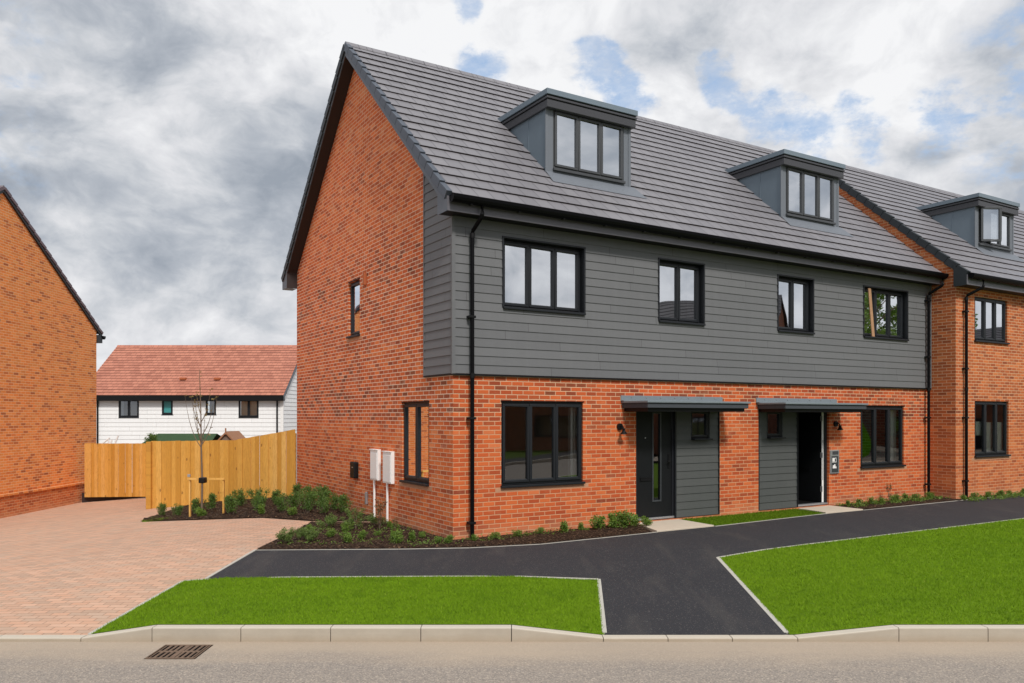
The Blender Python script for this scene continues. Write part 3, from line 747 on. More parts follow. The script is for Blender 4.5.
# porch recess: door + clad panel + small window
def porch(u0, ud0, ud1, up0, up1, sw0, sw1, open_door, side):
    # panel
    p = MB(); boards(p, F0, up0, up1, .055, 2.36, [(sw0, sw1, 1.57, 2.15)], base=-.05)
    for x in (sw0, sw1): p.face([F0(x, 1.57, .02), F0(x, 1.57, .14), F0(x, 2.15, .14), F0(x, 2.15, .02)])
    for z in (1.57, 2.15): p.face([F0(sw0, z, .02), F0(sw1, z, .02), F0(sw1, z, .14), F0(sw0, z, .14)])
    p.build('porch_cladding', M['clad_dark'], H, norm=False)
    tr = MB()
    tr.box(F0, up0-.02, up0+.012, .05, 2.36, .0, .12); tr.box(F0, up1-.012, up1+.004, .05, 2.36, -.004, .1)
    tr.build('porch_trim', M['upvc'], H)
    window(H, F0, sw0+.006, sw1-.006, 1.56, 2.145, 1, rec=.07, sill=.085, wide=.0, sill_h=.03, fw=.035, sw=.035)
    # frame
    f = MB(); dd0, dd1 = .05, .13
    f.box(F0, ud0, ud0+.06, .09, 2.36, dd0, dd1); f.box(F0, ud1-.06, ud1, .09, 2.36, dd0, dd1); f.box(F0, ud0+.06, ud1-.06, 2.22, 2.36, dd0, dd1)
    fr = f.build('door_frame', M['upvc'], H, bevel=.005)
    th = MB(); th.box(F0, ud0, ud1, .055, .092, .03, .14); th.build('threshold', M['steel'], fr, bevel=.004)
    return fr
fr = porch(3.864, 3.868, 4.875, 4.875, 6.052, 5.29, 5.80, False, 0)
d = MB(); gl = (4.35, 4.52, .42, 2.08)
wall_cells(d, F0, 3.928, 4.815, .10, 2.218, [gl], .07, .04)
# planked grooves + leaf
for i in range(1, 5):
    z = .10+i*.40; d.box(F0, 3.98, 4.28, z-.003, z+.003, .0695, .0705)
door = d.build('front_door', M['door'], H, norm=False)
g = MB(); a, b, c, e = gl; g.face([F0(a, c, .09), F0(b, c, .09), F0(b, e, .09), F0(a, e, .09)]); g.build('door_pane', M['glass'], door, norm=False)
g = MB(); g.box(F0, a-.03, a, c-.03, e+.03, .055, .08); g.box(F0, b, b+.03, c-.03, e+.03, .055, .08); g.box(F0, a, b, c-.03, c, .055, .08); g.box(F0, a, b, e, e+.03, .055, .08)
g.build('pane_surround', M['upvc_edge'], door, bevel=.004)
g = MB(); g.box(F0, 4.02, 4.30, .80, .87, .05, .07); g.box(F0, 4.035, 4.285, .855, .862, .045, .05); g.build('letterbox', M['black'], door, bevel=.006)
g = MB(); g.box(F0, 4.725, 4.765, 1.02, 1.30, .055, .07); g.tube([F0(4.745, 1.16, .055), F0(4.745, 1.16, .01), F0(4.66, 1.16, .005)], .012, 8); g.build('handle', M['black'], door)
g = MB(); g.tube([F0(4.15, 1.62, .07), F0(4.15, 1.62, .062)], .014, 12); g.build('spyhole', M['steel'], door)
# second door, open
fr2 = porch(7.211, 8.44, 9.485, 7.215, 8.44, 7.475, 7.965, True, 1)
d = MB(); mpd = lambda s, z, dd: (9.40+dd, .10+s, z)
d.box(mpd, 0, .88, .10, 2.21, -.045, .0)
door2 = d.build('front_door', M['door'], H, bevel=.004); tag(door2, 'dark front door standing open')
g = MB(); g.box(mpd, -.004, .03, .10, 2.21, .001, .03); g.box(mpd, -.016, -.004, .10, 2.21, -.046, .002); g.build('door_edge_strip', M['white'], door2)
g = MB()
for z in (.4, 1.16, 1.98): g.box(mpd, -.022, .03, z-.06, z+.06, -.048, -.035)
g.box(mpd, -.022, -.012, .6, 1.5, -.03, -.012); g.build('hinge', M['steel'], door2)
g = MB(); g.box(mpd, .3, .55, .80, .87, -.056, -.045); g.build('letterbox', M['black'], door2)
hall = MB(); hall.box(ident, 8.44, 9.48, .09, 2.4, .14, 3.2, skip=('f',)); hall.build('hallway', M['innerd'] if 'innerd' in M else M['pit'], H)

# canopies
def canopy(u0, u1, uw0, uw1):
    dp = .72
    c = MB(); c.box(ident, u0, u1, 2.185, 2.275, -dp, -.0); cn = c.build('porch_canopy', M['canopy'], H, bevel=.006)
    c = MB(); c.box(ident, u0-.03, u1+.03, 2.277, 2.315, -dp-.03, 0); c.build('canopy_capping', M['zinc_lite'], cn, bevel=.006)
    c = MB(); c.box(ident, uw0, uw1, 2.317, 2.42, -.022, -.002); c.box(ident, uw0, uw1, 2.316, 2.328, -.09, -.022); c.build('canopy_flashing', M['zinc_lite'], cn, bevel=.003)
    c = MB(); x = uw0+.25
    while x < uw1-.1: c.tube([(x, -.024, 2.39), (x, -.031, 2.39)], .013, 8); x += .36
    c.build('flashing_clips', M['steel'], cn)
    c = MB(); c.box(ident, u0+.05, u1-.05, 2.12, 2.184, -dp+.06, -.0, skip=()); c.build('canopy_soffit', M['black'], cn)
canopy(3.53, 6.10, 3.49, 6.12); canopy(7.17, 9.80, 7.11, 9.74)

# interior
mb = MB()
for z, za in ((.03, 0), (2.55, 0), (5.25, 0)): mb.face([(.12, .12, z), (LEN-.12, .12, z), (LEN-.12, DEP-.1, z), (.12, DEP-.1, z)])
mb.build('inner_floor', M['innerfloor'], H, norm=False)
mb = MB()
for u in (3.4, 6.66, 10.0): mb.face([(u, .14, 0), (u, 4, 0), (u, 4, 5.3), (u, .14, 5.3)])
mb.face([(.1, 4, 0), (LEN, 4, 0), (LEN, 4, 5.3), (.1, 4, 5.3)])
mb.face([(.1, .2, 2.3), (3.3, .2, 2.3), (3.3, .2, 2.5), (.1, .2, 2.5)])
mb.build('inner_wall', M['inner'], H, norm=False)
mb = MB(); mb.box(G0, 1.45, 2.1, .84, 2.3, .35, .37); mb.build('curtain', M['innerl'], H)
for a, b in ((12.0, 12.32), (2.50, 2.66)):
    mb = MB()
    for k in range(6): x = a+(b-a)*k/6; mb.box(F0, x, x+(b-a)/6, .86, 2.26, .20+.02*(k % 2), .225+.02*(k % 2))
    mb.build('curtain', M['white'], H)
mb = MB(); mb.box(G0, 4.15, 4.95, 3.72, 4.92, .2, .22); mb.build('blind', M['plaster'], H)
# plank inside W4u
t = empty('bare_plank', W(10.98, .0, 3.89), TH, 'bare wooden plank leaning in the rightmost upper window of the grey cladding', 'plank')
mb = MB(); mb.box(lambda s, z, d: (s-z*.13, d-.045, z), 0, .10, .0, 1.13, -.012, .012); mb.build('plank', M['plank'], t, bevel=.004)

# roof etc.
roof(H, -.26, LEN+.0, EV, EZ, RV, RZ, M['tile_grey'], BV, EZ)
verge(H, -.26, -1, EV, EZ, RV, RZ, BV, EZ, M['vergecap'], w=.03, drop=.155, rearcap=M['vergedark'])  # rear caps use a darker colour that paints in their shade
# bargeboards (front and rear rake), verge soffit
bb = .155
for sg in (0, 1):
    mb = MB()
    va, vb = (EV, RV) if sg == 0 else (BV, RV)
    A = [(va, EZ-.045), (RV, RZ-.045), (RV, RZ-.045-bb*1.25), (va, EZ-.045-bb*1.25)]
    for u in (-.262, -.240): mb.face([(u, s, z) for s, z in A])
    for k in range(4): a, b = A[k], A[(k+1) % 4]; mb.face([(-.262, *a), (-.262, *b), (-.240, *b), (-.240, *a)])
    mb.build('bargeboard', M['barge'] if sg == 0 else M['upvc_edge'], H, norm=False)  # rear board is a darkened copy, shade put into its colour
mb = MB()
for va in (EV, BV): mb.face([(-.24, va, EZ-.22), (0, va, EZ-.22), (0, RV, RZ-.22), (-.24, RV, RZ-.22)])
mb.build('verge_soffit', M['soffit'], H, norm=False)
# eaves boxes
mb = MB(); mb.box(ident, -.262, CE+.06, 5.285, 5.52, EV-.012, EV+.012); mb.build('fascia', M['fascia'], H, bevel=.004)
mb = MB(); mb.box(ident, -.258, CE+.06, 5.295, 5.305, EV+.012, -.0); mb.build('soffit', M['black'], H)  # blackened so the eaves shadow is partly in the colour
mb = MB()
P = [(EV-.012, 5.283), (EV-.012, EZ+.02), (0.04, roofz1(0.04)-.06), (.04, 5.283)]
mb.face([(-.264, s, z) for s, z in P]); mb.face([(-.2, s, z) for s, z in P])
mb.build('box_end', M['barge'], H, norm=False); mb = MB()
P2 = [(BV+.012, 5.283), (BV+.012, EZ+.02), (DEP-.02, rear1(DEP-.02)-.06), (DEP-.02, 5.283)]
mb.face([(-.264, s, z) for s, z in P2])
mb.face([(-.264, BV+.012, 5.283), (0, BV+.012, 5.283), (0, DEP, 5.283), (-.264, DEP, 5.283)])
mb.build('box_end', M['barge'], H, norm=False)
mb = MB(); mb.face([(-.262, DEP-.02, 5.283), (0, DEP-.02, 5.283), (0, DEP-.02, 5.9), (-.262, DEP-.02, 5.9)]); mb.build('box_return', M['soffit'], H, norm=False)
mb = MB(); mb.face([(0, 0, 5.285), (0, EV, 5.285), (-.26, EV, 5.285), (-.26, 0, 5.285)]); mb.build('box_base', M['black'], H, norm=False)
gutter(H, -.23, CE+.10, EV-.095, 5.525)
mb = MB(); mb.box(ident, 0, LEN, 5.2, 5.6, -.0, .1); mb.build('eaves_fill', M['soffit'], H)
downpipe(H, .30, -.03, 5.44, EV-.085, .0, (3.66, 2.0, .285), du=.03)
downpipe(H, 13.17, -.03, 5.44, EV-.085, .05, (4.9, 3.5, 2.0, .35), du=.14)
dormer(H, 2.40, 4.40, .84, 6.56, 8.13, roofz1)
dormer(H, 8.91, 10.93, .84, 6.56, 8.13, roofz1)
# vent on the gable, stub pipe
mb = MB(); mb.box(G0, 3.80, 3.87, 4.70, 4.95, -.07, -.0); mb.build('overflow_vent', M['grille'], H, bevel=.01)
mb = MB(); mb.box(G0, 3.74, 3.80, .25, .50, -.05, .0); mb.build('vent_pipe', M['steel'], H, bevel=.01)

# wall lamps
def wall_lamp(u, z, label):
    t = empty('wall_lamp', W(u, -.0, z), TH, label, 'lamp')
    m = MB(); m.tube([(0, 0, 0), (0, -.04, 0)], .062, 20); m.build('wall_plate', M['black'], t, smooth=False)
    m = MB(); m.tube([(0, -.03, 0), (.0, -.09, .02), (.0, -.12, -.01), (0, -.13, -.05)], .012, 8); m.build('arm', M['black'], t)
    m = MB(); m.tube([(0, -.13, -.04), (0, -.132, -.10), (0, -.135, -.135)], [.03, .045, .07], 20, caps=False); m.tube([(0, -.13, -.03), (0, -.13, -.045)], .032, 16); m.build('lamp_shade', M['black'], t, smooth=False)
    m = MB(); m.tube([(0, -.132, -.09), (0, -.134, -.145)], [.03, .026], 14); m.build('bulb', M['steel'], t)
wall_lamp(3.46, 1.84, 'black wall lamp on the brick left of the closed front door')
wall_lamp(9.70, 1.86, 'black wall lamp on the brick above the silver mounted box by the open door')
# silver box / sign
t = empty('sign_board', W(9.50, -.0, .74), TH, 'silver framed dark notice box on the brick right of the open door', 'sign')
m = MB(); m.box(ident, 0, .31, 0, .53, -.03, -.002); m.build('frame', M['steel'], t, bevel=.008)
m = MB(); m.box(ident, .04, .27, .03, .395, -.034, -.029); m.build('panel', M['upvc_edge'], t)
m = MB(); m.box(ident, .07, .27, .43, .505, -.036, -.029); m.build('top_plate', M['zinc_dark'], t, bevel=.01)
m = MB()
def sq(a, b, c, e): m.box(ident, a, b, c, e, -.036, -.0335)
sq(.05, .20, .255, .268); sq(.19, .20, .268, .36); sq(.06, .14, .275, .355); sq(.148, .175, .34, .358)
sq(.07, .20, .12, .16); sq(.075, .165, .16, .19); sq(.12, .165, .19, .21)
m.build('pictogram', M['white'], t)
# meter boxes on the gable, charger
def gable_world(v, z): return W(0, v, z)
def meter(v0, v1, z0, z1, pv, label):
    t = empty('meter_box', gable_world(v0, 0), TH, label, 'meter box', 'meter boxes')
    w = v1-v0; m = MB(); m.box(lambda s, z, d: (d, s, z), 0, w, z0, z1, -.075, -.002); m.build('cabinet', M['white'], t, bevel=.012)
    m = MB(); m.box(lambda s, z, d: (d, s, z), .03, w-.03, z0+.03, z1-.06, -.083, -.074); m.build('door', M['white'], t, bevel=.006)
    m = MB(); m.box(lambda s, z, d: (d, s, z), .0, w, z1-.002, z1+.014, -.092, -.002); m.build('cap', M['white'], t, bevel=.005)
    m = MB(); m.tube([(-.045, w*.6, z0), (-.045, w*.6, -.06)], .022, 12); m.build('pipe', M['white'], t, smooth=False)
meter(3.05, 3.45, .775, 1.37, 0, 'left white plastic meter box with a pipe running down into the bed')
meter(2.38, 2.80, .755, 1.355, 0, 'white plastic meter box with a pipe, the one nearer the ground floor gable window')
t = empty('car_charger', gable_world(4.27, .74), TH, 'small black car charging unit on the brick gable', 'car charger')
m = MB(); m.box(lambda s, z, d: (d, s, z), 0, .26, .0, .34, -.10, -.002); m.build('housing', M['black'], t, bevel=.02)
m = MB(); m.tube([(-.05, .26, .12), (-.06, .31, .08), (-.06, .30, .03)], .022, 8); m.build('socket', M['black'], t)
m = MB(); m.box(lambda s, z, d: (d, s, z), .07, .14, .22, .235, -.103, -.099); m.build('indicator', M['steel'], t)

# ================================================================== HOUSE 2 (brick, right)
H2 = empty('brick_house', W(13.40, -.65, 0), TH, 'orange brick house at the right edge with an open casement in its dormer', 'house')
L2 = 13.6; EV2, EZ2, RV2 = -.28, 5.47, 4.38; RZ2 = EZ2+.878*(RV2-EV2); BV2 = 2*RV2-EV2
rz2 = lambda v: EZ2+.878*(v-EV2); rr2 = lambda v: EZ2+.878*(BV2-v); un2 = lambda v: min(rz2(v), rr2(v))-.03
F2 = front_map(0); wo = 0
h2 = [(14.237-13.4, 15.83-13.4, 1.045, 2.415), (14.228-13.4, 15.77-13.4, 3.93, 5.02), (5.2, 6.4, 3.93, 5.02), (8.6, 9.8, 3.93, 5.02), (9.4, 11.0, 1.045, 2.415), (5.0, 6.0, .05, 2.35)]
mb = MB(); wall_cells(mb, F2, 0, L2, -.15, 5.3, h2, 0, .1); mb.build('brick_wall', M['brick_b'], H2, norm=False)
mb = MB(); P = [(0, -.15), (8.7, -.15), (8.7, un2(8.7)), (RV2, RZ2-.03), (0, un2(0))]
Ggap = [(s, z) for s, z in P]
mb.face([(0, s, z) for s, z in P], P); mb.build('gable_wall', M['brick_b'], H2, norm=False)
mb = MB(); mb.face([(L2, s, z) for s, z in P], P); mb.build('far_gable_wall', M['brick_b'], H2, norm=False)
for a, b, c, e in h2[:5]: window(H2, F2, a+.004, b-.004, c-.04, e-.004, 3 if b-a > 1.3 else 2, rec=.05, sill=.055, wide=.03, glass='glass_coat' if c > 3 else 'glass')
mb = MB(); mb.box(F2, 5.0, 6.0, .05, 2.35, .06, .1); mb.build('front_door', M['door'], H2)
mb = MB(); mb.box(F2, .837-.13, 2.43+.13, .93, 1.003, -.003, .02); mb.build('sill_course', M['brick_pale'], H2)
mb = MB()
for z in (.1, 2.55, 5.25): mb.face([(.12, .12, z), (L2-.12, .12, z), (L2-.12, 4, z), (.12, 4, z)])
mb.face([(.1, 4, 0), (L2, 4, 0), (L2, 4, 5.3), (.1, 4, 5.3)]); mb.face([(3.6, .14, 0), (3.6, 4, 0), (3.6, 4, 5.3), (3.6, .14, 5.3)])
mb.build('inner_wall', M['inner'], H2, norm=False)
mb = MB(); mb.box(F2, .84, 1.45, 1.55, 1.90, .14, .15); mb.box(F2, 1.45, 2.42, 1.06, 1.88, .14, .15); mb.build('blind', M['white'], H2)
roof(H2, 0, L2, EV2, EZ2, RV2, RZ2, M['tile_grey'], BV2, EZ2)
verge(H2, 0, -1, EV2, EZ2, RV2, RZ2, BV2, EZ2, M['vergedark'], w=.045, drop=.17)
mb = MB(); mb.box(ident, -.045, L2+.1, 5.20, 5.44, EV2-.012, EV2+.012); mb.build('fascia', M['fascia'], H2, bevel=.004)
mb = MB(); mb.box(ident, -.04, L2, 5.202, 5.212, EV2+.012, 0); mb.build('soffit', M['soffit'], H2)
mb = MB(); P = [(EV2-.013, 5.19), (EV2-.013, EZ2+.0), (0.03, rz2(.03)-.05), (.03, 5.19)]
mb.face([(-.05, s, z) for s, z in P]); mb.face([(-.005, s, z) for s, z in P]); mb.face([(-.05, .03, 5.19), (-.005, .03, 5.19), (-.005, .03, 5.8), (-.05, .03, 5.8)]); mb.face([(-.05, .03, 5.19), (-.005, .03, 5.19), (-.005, EV2, 5.19), (-.05, EV2, 5.19)])
mb.build('box_end', M['vergedark'], H2, norm=False)
gutter(H2, -.0, L2, EV2-.09, 5.455)
downpipe(H2, .33, 0, 5.36, EV2-.085, .0, (4.6, 3.2, 2.0, .45), du=.22)
dormer(H2, 16.05-13.4, 17.98-13.4, .97, rz2(.97)+.02, 8.05, rz2, open_first=True)

# ================================================================== LEFT HOUSE
HL = empty('brick_gable_house', (-14.0, 17, -.78), 0, 'windowless pale orange brick gable of the house at the left edge', 'house')
def gb(v): return 0
dl = 10.0; ezl, rzl = 5.62, 9.10; vr = 5.0; el = .28
sl = (rzl-ezl)/(vr+el)
mp = lambda s, z, d: (-d, s, z)
mb = MB(); P = [(0, -.3), (dl, -.3), (dl, ezl+sl*el-.03), (vr, rzl-.03), (0, ezl+sl*el-.03)]
mb.face([mp(s, z, 0) for s, z in P], P)
P = [(0, -.3), (dl, -.3), (dl, .50), (0, .50)]
pl = MB(); P = [(0, -.3), (dl, -.3), (dl, .61), (0, .61)]; pl.face([mp(s, z, -.03) for s, z in P], P); pl.face([mp(dl, -.3, -.03), mp(dl, -.3, 0), mp(dl, .61, 0), mp(dl, .61, -.03)])
pl.build('plinth_wall', M['brick_b'], HL, norm=False)
mb.face([(-9, dl, -.3), (0, dl, -.3), (0, dl, ezl), (-9, dl, ezl)], [(0, 0), (9, 0), (9, 6), (0, 6)]); mb.face([(-9, 0, -.3), (0, 0, -.3), (0, 0, ezl), (-9, 0, ezl)], [(0, 0), (9, 0), (9, 6), (0, 6)])
mb.build('brick_wall', M['brick_c'], HL, norm=False)
mb = MB(); mb.box(mp, 0, dl, .61, .675, -.075, .0); mb.build('plinth_course', M['brick_c'], HL, bevel=.004)
roof(HL, -9, .06, -el, ezl, vr, rzl, M['tile_brown'] if 'tile_brown' in M else M['tile_grey'], dl+el, ezl)
M['vergeplum'] = simple('verge_plum', (.15, .115, .13), .6, .3, .15, 3)
verge(HL, .06, 1, -el, ezl, vr, rzl, dl+el, ezl, M['vergeplum'], w=.02, drop=.09)
mb = MB()
for va in (-el, dl+el):
    A = [(va, ezl-.03), (vr, rzl-.03), (vr, rzl-.13), (va, ezl-.13)]
    mb.face([(.055, s, z) for s, z in A]); mb.face([(.0, s, z) for s, z in A]); mb.face([(.055, *A[2]), (.055, *A[3]), (0, *A[3]), (0, *A[2])])
mb.build('bargeboard', M['vergedark'], HL, norm=False)
mb = MB(); mb.box(ident, -9, .055, 5.3, 5.56, dl+.02, dl+el+.01); mb.box(ident, -9, .055, 5.3, 5.56, -el-.01, -.02); mb.build('eaves_box', M['vergedark'], HL)
t = gutter(HL, -9, .1, dl+el+.07, 5.55); 

# ================================================================== WHITE HOUSE behind
HW = empty('white_boarded_house', (-13.15, 46, -2.4), 0, 'white weatherboarded house with a red tiled roof behind the fence', 'house')
WL = 11.5
eh, rh_, rvv = 5.62, 8.85, 4.3
WM = front_map(0)
def wx(px): return (px-512)/801.5*46+13.15
wins = [(wx(118.7), wx(139.2), 2), (wx(162), wx(173), 1), (wx(205.8), wx(216.3), 1), (wx(238.6), wx(258.8), 2)]
wz = lambda py: 2.03-(py-416.4)/801.5*46+2.4
hw = [(a, b, wz(418.2 if n == 2 else 415.4), wz(399.4)) for a, b, n in wins]
mb = MB(); boards(mb, WM, -WL, -.12, .0, eh-.2, hw, .24, lap=.022)
for a, b, c, e in hw:
    for x in (a, b): mb.face([WM(x, c, -.03), WM(x, c, .1), WM(x, e, .1), WM(x, e, -.03)])
mb.build('white_wall', M['white_board'], HW, norm=False)
mb = MB(); gmp = lambda s, z, d: (-d, s, z)
boards(mb, gmp, 0, rvv, 0, 9, [], .24, lap=.022, top=lambda s: eh+(rh_-eh)/(rvv+.3)*(s+.25)-.05)
mb.face([(0, rvv, 0), (0, 2*rvv, 0), (0, 2*rvv, eh), (0, rvv, rh_-.05)], [(0, 0), (4, 0), (4, 5), (0, 8)])
mb.build('gable_boarding', M['white_board'], HW, norm=False); mb = MB()
mb.face([(-WL, 0, 0), (-WL, 8.6, 0), (-WL, 8.6, eh), (-WL, rvv, rh_-.05), (-WL, 0, eh)])
mb.build('far_gable_boarding', M['white_board'], HW, norm=False)
mb = MB(); mb.box(WM, -.12, .04, 0, eh-.15, -.05, .02); mb.build('corner_board', M['white'], HW)
for i, ((a, b, c, e), (_, _, n)) in enumerate(zip(hw, wins)):
    w = window(HW, WM, a, b, c, e, n, rec=.0, sill=.03, fw=.07, sw=.05, glass=['glass', 'glass_teal', 'glass', 'glass'][i], wide=.03)
mb = MB()
a, b, c, e = hw[3]; mb.box(WM, a+.1, b-.1, c+.05, e-.05, .12, .14); mb.build('blind', M['plaster'], HW)
a, b, c, e = hw[2]; mb = MB(); mb.box(WM, a+.1, b-.1, c+.05, e-.05, .3, .32); mb.build('room_back', M['inner'], HW)
a, b, c, e = hw[0]; mb = MB(); mb.box(WM, a+.0, b-.0, c+.0, e-.0, .6, .62); mb.build('room_back', M['inner'], HW)
roof(HW, -WL-.1, .12, -.3, eh, rvv, rh_, M['tile_red'], 2*rvv+.3, eh, L=.30)
mb = MB(); mb.box(ident, -WL-.1, .12, eh-.30, eh-.02, -.36, -.02); mb.build('fascia', M['black'], HW)
mb = MB()
for u in (.10, -WL-.12):
    A = [(-.34, eh-.02), (rvv, rh_-.02), (rvv, rh_-.26), (-.34, eh-.28)]
    mb.face([(u, *p) for p in A]); mb.face([(u+.04, *p) for p in A]); mb.face([(u, *A[0]), (u, *A[1]), (u+.04, *A[1]), (u+.04, *A[0])])
mb.build('bargeboard', M['barge'], HW, norm=False)
mb = MB(); x = wx(277.5); mb.tube([(x, -.08, eh-.3), (x, -.08, 0)], .05, 8); o = mb.build('downpipe', M['black'], HW)
mb = MB(); x = wx(98.3); mb.tube([(x, -.08, eh-.3), (x, -.08, 0)], .05, 8); mb.build('downpipe', M['black'], HW)
mb = MB()
for px, py in ((176, 381), (211, 381)):
    X = wx(px); v = 1.0; z = eh+(rh_-eh)/(rvv+.3)*(v+.3)+.05; mb.box(ident, X-.17, X+.17, z, z+.12, v-.12, v+.12)
mb.build('tile_vent', M['grille'], HW)

# ================================================================== FENCES
def fence_boards(par, p0, p1, b0, b1, t0, t1, name='boards', bw=.125, seed=1):
    """close boards from p0 to p1; bottoms b0->b1, tops t0->t1 (world z)"""
    rd = random.Random(seed); mb = MB(); p0 = Vector((*p0, 0)); p1 = Vector((*p1, 0)); d = p1-p0; L = d.length; d.normalize(); n = Vector((d.y, -d.x, 0))
    k = int(L/bw)
    for i in range(k):
        s0 = i*L/k; s1 = s0+L/k+.012 - rd.uniform(0, .010); lift = .016 if i % 2 else 0
        lift += rd.uniform(-.002, .002)
        f0, f1 = s0/L, s1/L; ti = rd.uniform(-.006, .006)
        uid = i+seed*100
        def P(s, z, o): q = p0+d*s+n*(o); return (q.x, q.y, z)
        z00, z01 = b0+(b1-b0)*f0, b0+(b1-b0)*f1; z10, z11 = t0+(t1-t0)*f0+ti, t0+(t1-t0)*f1+ti
        a = [P(s0, z00, lift), P(s1, z01, lift+.008), P(s1, z11, lift+.008), P(s0, z10, lift)]
        b = [P(s0, z00, lift-.015), P(s1, z01, lift-.007), P(s1, z11, lift-.007), P(s0, z10, lift-.015)]
        uvf = [(uid+.02, z00), (uid+.98, z01), (uid+.98, z11), (uid+.02, z10)]
        mb.face(a, uvf); mb.face(b, uvf)
        for q in range(4): mb.face([a[q], a[(q+1) % 4], b[(q+1) % 4], b[q]], [uvf[q], uvf[(q+1) % 4], uvf[(q+1) % 4], uvf[q]])
    return mb.build(name, M['fence'], par, norm=False)
def post(par, x, y, z0, z1, w=.1, name='post'):
    mb = MB(); mb.box(ident, x-w/2, x+w/2, z0, z1, y-w/2, y+w/2)
    mb.uv = [[(int(abs(x)*7)+.5+.3*p[0]*0, p[1]) for p in f] for f in mb.uv]
    return mb.build(name, M['fence'], par, bevel=.006)
FN = empty('close_board_fence', (-9.45, 20.9, -.4), 0, 'honey coloured close board timber fence behind the shrub bed, running to the gable', 'fence')
FN_T = FN.location
def reloc(o, par):    # boards are built in world space; shift under the empty
    o.location = (-par.location[0], -par.location[1], -par.location[2]); return o
reloc(fence_boards(FN, (-9.40, 20.9), (-7.26, 20.9), -.42, -.26, 1.385, 1.41, seed=1), FN)
reloc(fence_boards(FN, (-7.26, 20.9), (-5.52, 20.42), -.26, -.06, 1.41, 1.70, seed=2), FN)
for x, y, z in ((-7.3, 21.0, 1.35), (-5.6, 20.6, 1.6)): reloc(post(FN, x, y, -.5, z), FN)
reloc(post(FN, -9.44, 20.86, -.45, 1.37, .125), FN)
mb = MB(); mb.box(ident, -9.37, -7.3, .2, .29, 20.93, 20.98); mb.box(ident, -9.37, -7.3, 1.0, 1.09, 20.93, 20.98)
reloc(mb.build('rail', M['fence'], FN), FN)
# gate
GT = empty('timber_gate', (-13.8, 25.8, -.75), 0, 'timber board gate with a dark gap beneath between the left house and the fence', 'gate')
reloc(fence_boards(GT, (-13.76, 25.8), (-11.55, 25.3), -.57, -.50, 1.16, 1.18, name='gate_boards', seed=5), GT)
mb = MB(); mb.box(ident, -13.9, -9.6, -.9, -.44, 25.9, 25.95); reloc(mb.build('gap_shade', M['soffit'], GT), GT)  # dark strip added to paint the shade in the gap below the boards
reloc(fence_boards(GT, (-11.55, 25.3), (-9.44, 21.0), -.50, -.42, 1.18, 1.37, name='return_boards', seed=8), GT)

# sheds beyond fence
SH = empty('garden_shed', (-13.0, 29, -1.27), 0, 'garden shed with a green felt roof showing above the fence', 'shed')
mb = MB(); mb.box(ident, -.2, 1.9, 0, 2.25, 0, 1.8); mb.build('shed_wall', M['shedwood'], SH)
mb = MB(); mb.face([(-.45, -.2, 2.25), (2.1, -.2, 2.25), (2.0, .9, 2.66), (-.2, .9, 2.66)]); mb.face([(-.2, .9, 2.66), (2.0, .9, 2.66), (2.1, 2, 2.3), (-.4, 2, 2.3)]); mb.face([(-.45, -.2, 2.21), (2.1, -.2, 2.21), (2.1, -.2, 2.25), (-.45, -.2, 2.25)]); mb.build('felt_roof', M['felt'], SH, norm=False)
S2 = empty('playhouse', (-10.05, 28.2, -.9), 0, 'small timber outbuilding with a pitched bargeboard gable peeking over the fence', 'shed')
mb = MB(); mb.box(ident, -.3, .3, 0, 2.05, 0, 1.2); mb.face([(-.3, 0, 2.05), (.3, 0, 2.05), (0, 0, 2.32)]); mb.build('wall', M['brick_dark'], S2, norm=False)
mb = MB()
for sg in (-1, 1):
    A = [(sg*.40, 1.98), (0, 2.40), (0, 2.33), (sg*.40, 1.90)]
    mb.face([(x, -.08, z) for x, z in A]); mb.face([(x, -.04, z) for x, z in A]); mb.face([(sg*.4, -.08, 1.98), (0, -.08, 2.40), (0, 1.3, 2.40), (sg*.4, 1.3, 1.98)])
mb.box(ident, -.02, .02, 2.3, 2.52, -.09, -.05); mb.build('bargeboard', M['shedwood'], S2, norm=False)
# white folding frame above gate
t = empty('folding_airer', (-14.25, 28.2, -1.0), 0, 'white folded metal frame poking up above the timber gate', 'clothes airer')
mb = MB()
for a, b in (((-.6, 0, 0), (.35, .1, 2.35)), ((-.3, 0, 0), (.12, .1, 2.2)), ((.3, 0, 0), (.0, .1, 2.25)), ((-.35, .0, 1.9), (.05, .1, 2.28))): mb.tube([a, b], .028, 6)
mb.build('frame', M['white'], t)

